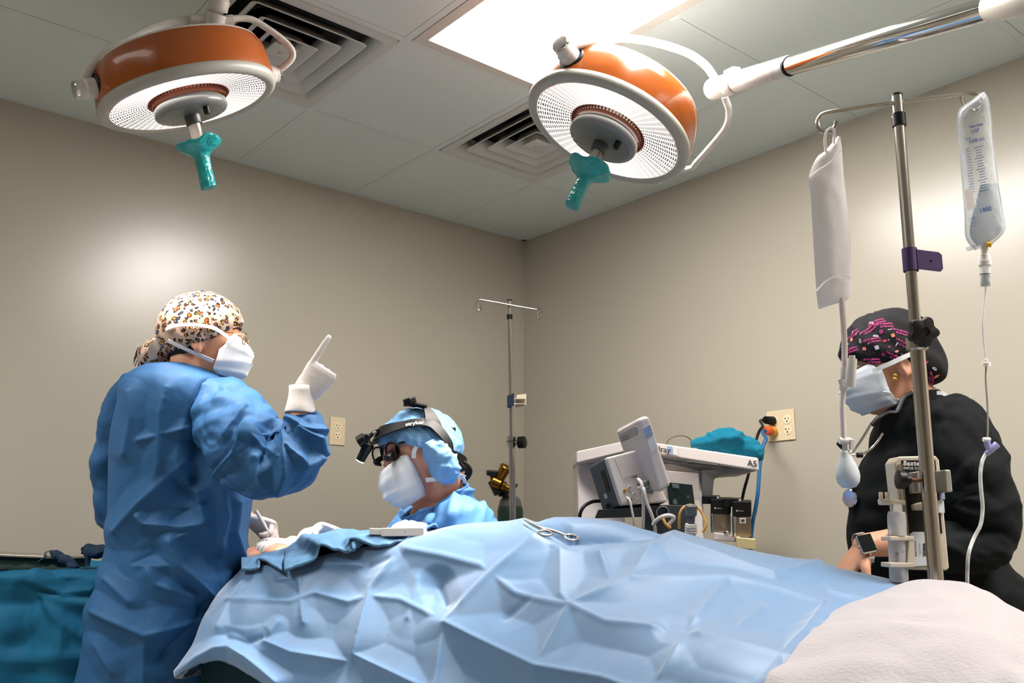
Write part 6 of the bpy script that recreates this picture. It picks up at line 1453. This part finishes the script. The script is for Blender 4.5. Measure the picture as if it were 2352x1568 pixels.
# vaporizers
def vaporizer(x0, x1, yt, ys_, yb, d, label, mark):
    t = thing('vaporizer', P((x0+x1)/2, yb, d), label, 'vaporizer', 'black and steel vaporizers on the anaesthesia machine')
    hexa(t, 'head', [(x0, yt+4, d), (x1, yt+4, d), (x1, ys_, d), (x0, ys_, d)], [(x0, yt, d+.09), (x1, yt, d+.09), (x1, ys_, d+.09), (x0, ys_, d+.09)], paneld, .004)
    hexa(t, 'dial_block', [(x0-20, yt-4, d+.02), (x0+22, yt-2, d+.02), (x0+22, yt+16, d+.02), (x0-20, yt+16, d+.02)], [(x0-20, yt-6, d+.10), (x0+22, yt-4, d+.10), (x0+22, yt+16, d+.10), (x0-20, yt+16, d+.10)], paneld, .004)
    hexa(t, 'lower_case', [(x0+2, ys_, d+.003), (x1-1, ys_, d+.003), (x1, yb, d+.003), (x0+3, yb, d+.003)], [(x0+2, ys_, d+.08), (x1-1, ys_, d+.08), (x1, yb, d+.08), (x0+3, yb, d+.08)], mat('vapor_steel', (150, 136, 118), .35, .8), .003)
    cylw(t, 'side_rod', P(x0+3, ys_-2, d-.004), P(x0+4, yb, d-.004), .006, chrome)
    quad(t, 'warning_triangle', [(x0+14, yt-1, d+.015), (x0+20, yt-1, d+.015), (x0+17, yt+8, d+.015)], lab, .001)
    quad(t, 'logo_dot', [(x0+9, yt+24, d-.001), (x0+12, yt+24, d-.001), (x0+12, yt+27, d-.001), (x0+9, yt+27, d-.001)], lab, .0008)
    quad(t, 'logo_bar', [(x0+13, yt+25, d-.001), (x0+26, yt+26, d-.001), (x0+26, yt+27, d-.001), (x0+13, yt+26.5, d-.001)], mat('ink_grey_light', (150, 150, 150), .6), .0008)
    if mark:
        quad(t, 'label_plate', [(x0+17, ys_+2, d+.001), (x0+31, ys_+2, d+.001), (x0+31, ys_+14, d+.001), (x0+17, ys_+14, d+.001)], lab, .001)
        for k in range(5): quad(t, 'label_bar', [(x0+20+k*1.8, ys_+5, d-.001), (x0+21+k*1.8, ys_+5, d-.001), (x0+21+k*1.8, ys_+11, d-.001), (x0+20+k*1.8, ys_+11, d-.001)], paneld, .0006)
vaporizer(1632, 1679, 1141, 1180, 1222, 2.96, 'black topped steel vaporizer next to the machine screen', False)
vaporizer(1682, 1726, 1147, 1187, 1232, 2.93, 'black topped steel vaporizer with the white label plate, nearer the wall outlet', True)
hexa(t, 'vapor_bar', [(1640, 1222, 2.95), (1700, 1231, 2.93), (1700, 1245, 2.93), (1640, 1240, 2.95)], [(1640, 1222, 3.05), (1700, 1231, 3.03), (1700, 1245, 3.03), (1640, 1240, 3.05)], mwhite)
hexa(t, 'cream_box', [(1690, 1233, 2.90), (1735, 1238, 2.90), (1736, 1262, 2.90), (1692, 1258, 2.90)], [(1690, 1231, 2.98), (1735, 1236, 2.98), (1736, 1262, 2.98), (1692, 1258, 2.98)], mat('box_cream', (216, 198, 150), .5))
cylw(t, 'latch_knob', P(1666, 1224, 2.93), P(1673, 1224, 2.92), .009, chrome)
# --- patient monitor
t = thing('patient_monitor', P(1440, 1172, 2.86), 'white patient monitor turned away, its screen slab tilted, on the anaesthesia machine', 'monitor')
fr4 = [(1392, 1050, 2.82), (1476, 1029, 2.86), (1535, 1152, 2.86), (1427, 1159, 2.82)]
bk4 = [(1352, 1073, 2.94), (1430, 1050, 2.98), (1500, 1165, 2.98), (1385, 1176, 2.94)]
def mixq(a, b_, k): return [tuple(u+(v-u)*k for u, v in zip(p, q)) for p, q in zip(a, b_)]
hexa(t, 'front_case', fr4, mixq(fr4, bk4, .16), mwhite, .007, 4); hexa(t, 'rear_case', mixq(fr4, bk4, .13), bk4, dk, .005)
FQ = [P(*p) for p in fr4]
def fpt(u, v, h=.002):
    a = FQ[0].lerp(FQ[1], u); c = FQ[3].lerp(FQ[2], u); p = a.lerp(c, v); n = (FQ[1]-FQ[0]).cross(FQ[3]-FQ[0]).normalized()
    if n.dot(CF) > 0: n = -n
    return p+n*h, n
def disc(name, u, v, r, h, m, ring=False):
    p, n = fpt(u, v, .0); b = MB(); b.lathe([(r*.9, 0), (r, .001), (r, h), (r*.85, h+.001)]+([(r*.8, h-.001), (.0005, h-.001)] if ring else [(.0005, h+.0012)]), p, fr(n), 24); return b.build(name, m, t)
def fline(name, uv, m, r=.0006): b = MB(); b.tube([fpt(u, v, .0008)[0] for u, v in uv], r, 6); return b.build(name, m, t)
ln_ = mat('seam_grey', (180, 172, 168), .6)
fline('door_seam', [(.20, .07), (.22, .46), (.80, .42)], ln_); fline('door_latch', [(.50, .24), (.64, .22)], ln_)
for u, v in ((.30, .68), (.34, .82), (.37, .95)): disc('socket_ring', u, v, .0085, .0015, mwhite, True)
for u, v in ((.52, .93),): disc('socket_ring', u, v, .0085, .0015, mat('socket_pale', (190, 186, 184), .4), True)
disc('alarm_ring', .17, .72, .0058, .0015, mat('ring_amber', (220, 150, 40), .4), True); disc('alarm_dot', .17, .72, .0025, .002, mat('ring_amber'))
plg = mat('plug_grey', (128, 132, 136), .4)
for u, v, u2, v2, r in ((.52, .60, .68, .60, .0095), (.54, .76, .70, .76, .0095)):
    p, n = fpt(u, v, .002); p2, _ = fpt(u2, v2, .026); cylw(t, 'cable_plug', p, p2, r*.8, plg, r)
disc('cable_plug', .20, .91, .0075, .010, plg)
pl_ = fpt(.50, .475, .0012)
ux_ = (FQ[1]-FQ[0]).normalized(); uy_ = (FQ[0]-FQ[3]); uy_ = (uy_-ux_*uy_.dot(ux_)).normalized()
lettering(t, 'lettering', 'NIBP', 0, 0, .010, mat('ink_maroon', (120, 50, 66), .6), ux_, uy_, lambda x, y: pl_[0], bold=.0002)
# screen slab, edge towards the camera
sl_f = [(1464, 960, 2.76), (1490, 952, 2.75), (1543, 1114, 2.75), (1514, 1133, 2.76)]
sl_b = [(1413, 988, 2.98), (1440, 978, 2.98), (1490, 1112, 2.98), (1462, 1126, 2.98)]
hexa(t, 'screen_slab', sl_f, sl_b, mwhite, .012, 5)
sf_ = [Vector(P(*p)) for p in (sl_f[0], sl_f[3], sl_b[3], sl_b[0])]
def spt(u, v, h=.003):  # side of the slab that faces the camera's left
    a = sf_[0].lerp(sf_[3], u); c = sf_[1].lerp(sf_[2], u); n = (sf_[3]-sf_[0]).cross(sf_[1]-sf_[0]).normalized()
    if n.dot(CF) > 0: n = -n
    return a.lerp(c, v)+n*h
b = MB(); O = [(.10, .10), (.14, .08), (.84, .09), (.92, .12), (.92, .20), (.84, .22), (.18, .20), (.10, .16)]; A = [spt(u, v, .0015) for u, v in O]; b.rings([A, [spt(u, v, -.002) for u, v in O]]); b.build('carry_handle', mat('handle_recess', (176, 170, 166), .5), t, bevel=.001)
for k in range(3):
    for j in range(2):
        u0 = .52+k*.11; v0 = .155+j*.035; O = [(u0, v0), (u0+.07, v0-.012), (u0+.07, v0-.002), (u0, v0+.010)]; b = MB(); b.rings([[spt(u, v, .0025) for u, v in O], [spt(u, v, .0) for u, v in O]]); b.build('handle_slot', paneld, t)
ed = [Vector(P(*p)) for p in (sl_f[0], sl_f[1], sl_f[2], sl_f[3])]
def ept(u, v, h=.0015): return ed[0].lerp(ed[1], u).lerp(ed[3].lerp(ed[2], u), v)-CF*h
for v0, v1, m_ in ((.15, .29, qrb), (.31, .48, lab)):
    O = [(.25, v0), (.85, v0-.02), (.85, v1-.02), (.25, v1)]; b = MB(); b.rings([[ept(u, v, .002) for u, v in O], [ept(u, v, -.002) for u, v in O]]); b.build('sticker', m_, t, smooth=0)
# labels and sockets on the slate side
sd = [Vector(P(*p)) for p in (bk4[0], mixq(fr4, bk4, .16)[0], mixq(fr4, bk4, .16)[3], bk4[3])]
def dpt(u, v, h): n = (sd[1]-sd[0]).cross(sd[3]-sd[0]).normalized(); n = -n if n.dot(CF) > 0 else n; return sd[0].lerp(sd[1], u).lerp(sd[3].lerp(sd[2], u), v)+n*h
for u0, v0, u1, v1, m_, nm in ((.62, .20, .86, .66, paneld, 'rating_label'), (.66, .32, .84, .42, lab, 'label_patch'), (.66, .58, .84, .64, mat('label_yellow', (206, 190, 80), .5), 'label_patch'), (.40, .66, .56, .76, lab, 'label_patch'), (.30, .88, .36, .98, paneld, 'socket_slot'), (.42, .87, .47, .97, paneld, 'socket_slot'), (.52, .88, .58, .95, paneld, 'socket_slot')):
    O = [(u0, v0), (u1, v0), (u1, v1), (u0, v1)]; b = MB(); b.rings([[dpt(u, v, .0018) for u, v in O], [dpt(u, v, .0) for u, v in O]]); b.build(nm, m_, t, smooth=0)
hexa(t, 'foot_mount', [(1374, 1170, 2.84), (1530, 1160, 2.86), (1540, 1185, 2.88), (1366, 1190, 2.86)], [(1374, 1170, 2.94), (1530, 1160, 2.94), (1540, 1185, 2.96), (1366, 1190, 2.96)], mat('block_dark'))
# cables from the monitor
def cable(name, pts, r, m, label, cat='cable', group=None, sub=6):
    b = MB(); b.tube([P(*p) for p in pts], r, 10, sub=sub); o = b.build(name, m, None); tag(o, label, cat, group); return o
cw = mat('cable_white', (214, 206, 202), .45); cyel = mat('tube_amber', (216, 168, 84), .35)
cable('cable', [(1378, 1150, 2.90), (1360, 1152, 2.89), (1342, 1162, 2.87), (1333, 1178, 2.86), (1331, 1196, 2.86)], .0056, black, 'black cable curling out of the slate side of the patient monitor')
cable('cable', [(1440, 1142, 2.79), (1447, 1150, 2.775), (1452, 1175, 2.77), (1456, 1196, 2.77), (1456, 1215, 2.78)], .0036, cw, 'thin white cable from the lowest plug of the patient monitor', group=None)
cable('cable', [(1466, 1100, 2.79), (1474, 1112, 2.765), (1478, 1150, 2.765), (1477, 1200, 2.77), (1477, 1222, 2.78)], .0052, cw, 'white cable dropping straight from the upper grey plug of the patient monitor')
cable('cable', [(1468, 1120, 2.79), (1478, 1122, 2.76), (1484, 1150, 2.755), (1496, 1180, 2.755), (1503, 1205, 2.76), (1505, 1225, 2.77)], .0052, cw, 'white cable slanting away from the second grey plug of the patient monitor')
cable('cable', [(1500, 1205, 2.72), (1510, 1193, 2.71), (1525, 1185, 2.70), (1540, 1184, 2.70), (1548, 1190, 2.70), (1535, 1205, 2.70)], .0062, cw, 'white looped hose above the blue drape edge')
cable('hose', [(1522, 1190, 2.69), (1530, 1204, 2.685), (1540, 1212, 2.685)], .0045, cyel, 'short amber tube bent over the blue drape edge', 'tube')
cable('hose', [(1560, 1214, 2.66), (1560, 1195, 2.655), (1563, 1175, 2.655), (1573, 1163, 2.66), (1590, 1160, 2.68), (1607, 1170, 2.68), (1618, 1190, 2.67), (1622, 1206, 2.66), (1614, 1222, 2.66)], .0040, cyel, 'amber tube arched behind the grey breathing connector', 'tube')
t = thing('breathing_connector', P(1588, 1222, 2.63), 'grey and white breathing connector standing behind the blue drape', 'connector')
cgrey = mat('connector_grey', (98, 102, 108), .4)
cylw(t, 'cup', P(1588, 1160, 2.63), P(1587, 1184, 2.63), .0178, cgrey, .0165); cylw(t, 'neck', P(1587, 1184, 2.63), P(1587, 1203, 2.63), .0125, cgrey, .0105); cylw(t, 'sleeve', P(1587, 1202, 2.63), P(1587, 1226, 2.63), .0165, white)
b = MB(); b.tube([P(1587, 1224, 2.63), P(1586, 1240, 2.64), P(1575, 1262, 2.72), P(1550, 1262, 2.84), P(1535, 1215, 2.90)], .0125, 14, sub=6); b.build('hose', mat('block_dark'), t)
for y in (1208, 1214, 1220): cylw(t, 'ridge', P(1587, y, 2.63), P(1587, y+2, 2.63), .0178, white)
# teal towel on the shelf, wire loop
b = MB(); i0 = len(b.v); sh = top4[2]+FH*.12-Z*0
b.tube([P(1588, 1022, 3.02), P(1615, 1020, 3.02), P(1645, 1015, 3.02), P(1680, 1016, 3.01), P(1712, 1026, 3.0), P(1738, 1038, 2.98), P(1752, 1046, 2.96)], [.008, .026, .038, .046, .040, .030, .010], 40, sub=9, flat=.62, up=CR)
drape_folds(b, i0, len(b.v), [([(1655, 1008), (1690, 1004), (1712, 1014), (1716, 1030)], .016, 14), ([(1640, 1014), (1600, 1020)], .008, 10), ([(1718, 1018), (1745, 1040)], .010, 12)], amp=.008, freq=11, seed=91, front=False)
o = b.build('towel', mat('towel_teal', (10, 118, 146), .95, bump=(420, .6, .003)), None, smooth=180); tag(o, 'bunched teal towel on the shelf of the anaesthesia machine', 'towel')
cable('wire_loop', [(1530, 1020, 3.05), (1538, 1008, 3.05), (1554, 1001, 3.05), (1572, 1001, 3.05), (1585, 1008, 3.05), (1591, 1018, 3.05)], .0022, mat('wire_olive', (104, 98, 80), .4), 'thin dark wire loop standing on the machine shelf beside the teal towel', 'wire')
# --- wall outlets
ivory = mat('outlet_ivory', (222, 204, 170), .4); socket_m = mat('socket_ivory', (236, 222, 190), .35)
def onwall(px, py, ax):
    r = (P(px, py, 1)-CP); k = -CP[ax]/r[ax]; return CP+r*k
def outlet(px, py, ax, wdt, hgt, label, gangs):
    c = onwall(px, py, ax); n = Vector((0, -1, 0)) if ax == 1 else Vector((-1, 0, 0)); x = Vector((1, 0, 0)) if ax == 1 else Vector((0, -1, 0)); F3 = (x, Z, n)
    t = thing('wall_outlet', c, label, 'wall outlet')
    b = MB(); b.box(c+n*.003, (wdt, hgt, .006), F3); b.build('plate', ivory, t, bevel=.002)
    for g in gangs:
        for s_ in (-1, 1):
            q = c+x*g+Z*(.0195*s_)+n*.006
            b = MB(); b.lathe([(.0165, 0), (.0165, .0015), (.0158, .002), (.0005, .002)], q, F3, 28); so = b.build('socket', socket_m, t)
            for dx in (-.006, .006): b = MB(); b.box(q+x*dx+Z*.004+n*.0022, (.002, .008, .0008), F3); b.build('slot', black, so)
            b = MB(); b.box(q+x*-.0085+Z*.004+n*.0022, (.004, .0018, .0008), F3); b.build('slot', black, so)
            b = MB(); b.lathe([(.0028, 0), (.0028, .0008)], q-Z*.007+n*.002, F3, 12); b.build('slot', black, so)
        b = MB(); b.lathe([(.003, 0), (.0025, .001)], c+x*g+n*.006, F3, 12); b.build('screw', ivory, t)
    return c, x, n
outlet(774, 990, 1, .072, .116, 'single ivory wall outlet between the raised hand and the headlight', [0])
wl, wr = onwall(1763, 979, 0), onwall(1826, 976, 0); wd_ = (wr-wl).length
cO, xO, nO = outlet(1795, 977, 0, wd_, .112, 'double ivory wall outlet with two plugs in it', [-wd_*.25, wd_*.25])
# plugs and cords
t = thing('power_cord', onwall(1778, 966, 0), 'black plug and cord in the double wall outlet', 'power cord')
qb = cO-xO*wd_*.25+Z*.0195+nO*.008; cylw(t, 'plug', qb, qb+nO*.045-xO*.004, .0165, black, .014); 
s0 = qb+nO*.045-xO*.004
b = MB(); b.tube([s0, s0+nO*.03-Z*.006, P(1752, 978, 3.25), P(1744, 990, 3.22), P(1737, 1010, 3.20), P(1729, 1045, 3.18), P(1719, 1090, 3.16), P(1708, 1130, 3.15), P(1700, 1180, 3.14), P(1694, 1260, 3.14)], .0052, 10, sub=6); b.build('cord', black, t)
t = thing('power_cord', onwall(1778, 990, 0), 'blue cord with an orange plug in the double wall outlet', 'power cord')
qb = cO-xO*wd_*.25-Z*.0195+nO*.008; cylw(t, 'plug_base', qb, qb+nO*.022, .0185, mat('plug_yellow', (214, 172, 60), .4)); cylw(t, 'plug', qb+nO*.022, qb+nO*.052, .0185, mat('plug_orange', (222, 98, 36), .4), .0155)
s0 = qb+nO*.052
b = MB(); b.tube([s0, s0+nO*.018-Z*.010, P(1760, 1006, 3.24), P(1754, 1020, 3.22), P(1748, 1045, 3.20), P(1744, 1085, 3.18), P(1741, 1130, 3.16), P(1735, 1170, 3.15), P(1728, 1205, 3.14), P(1722, 1270, 3.14)], .0068, 10, sub=6); b.build('cord', mat('cord_blue', (40, 104, 160), .4), t)
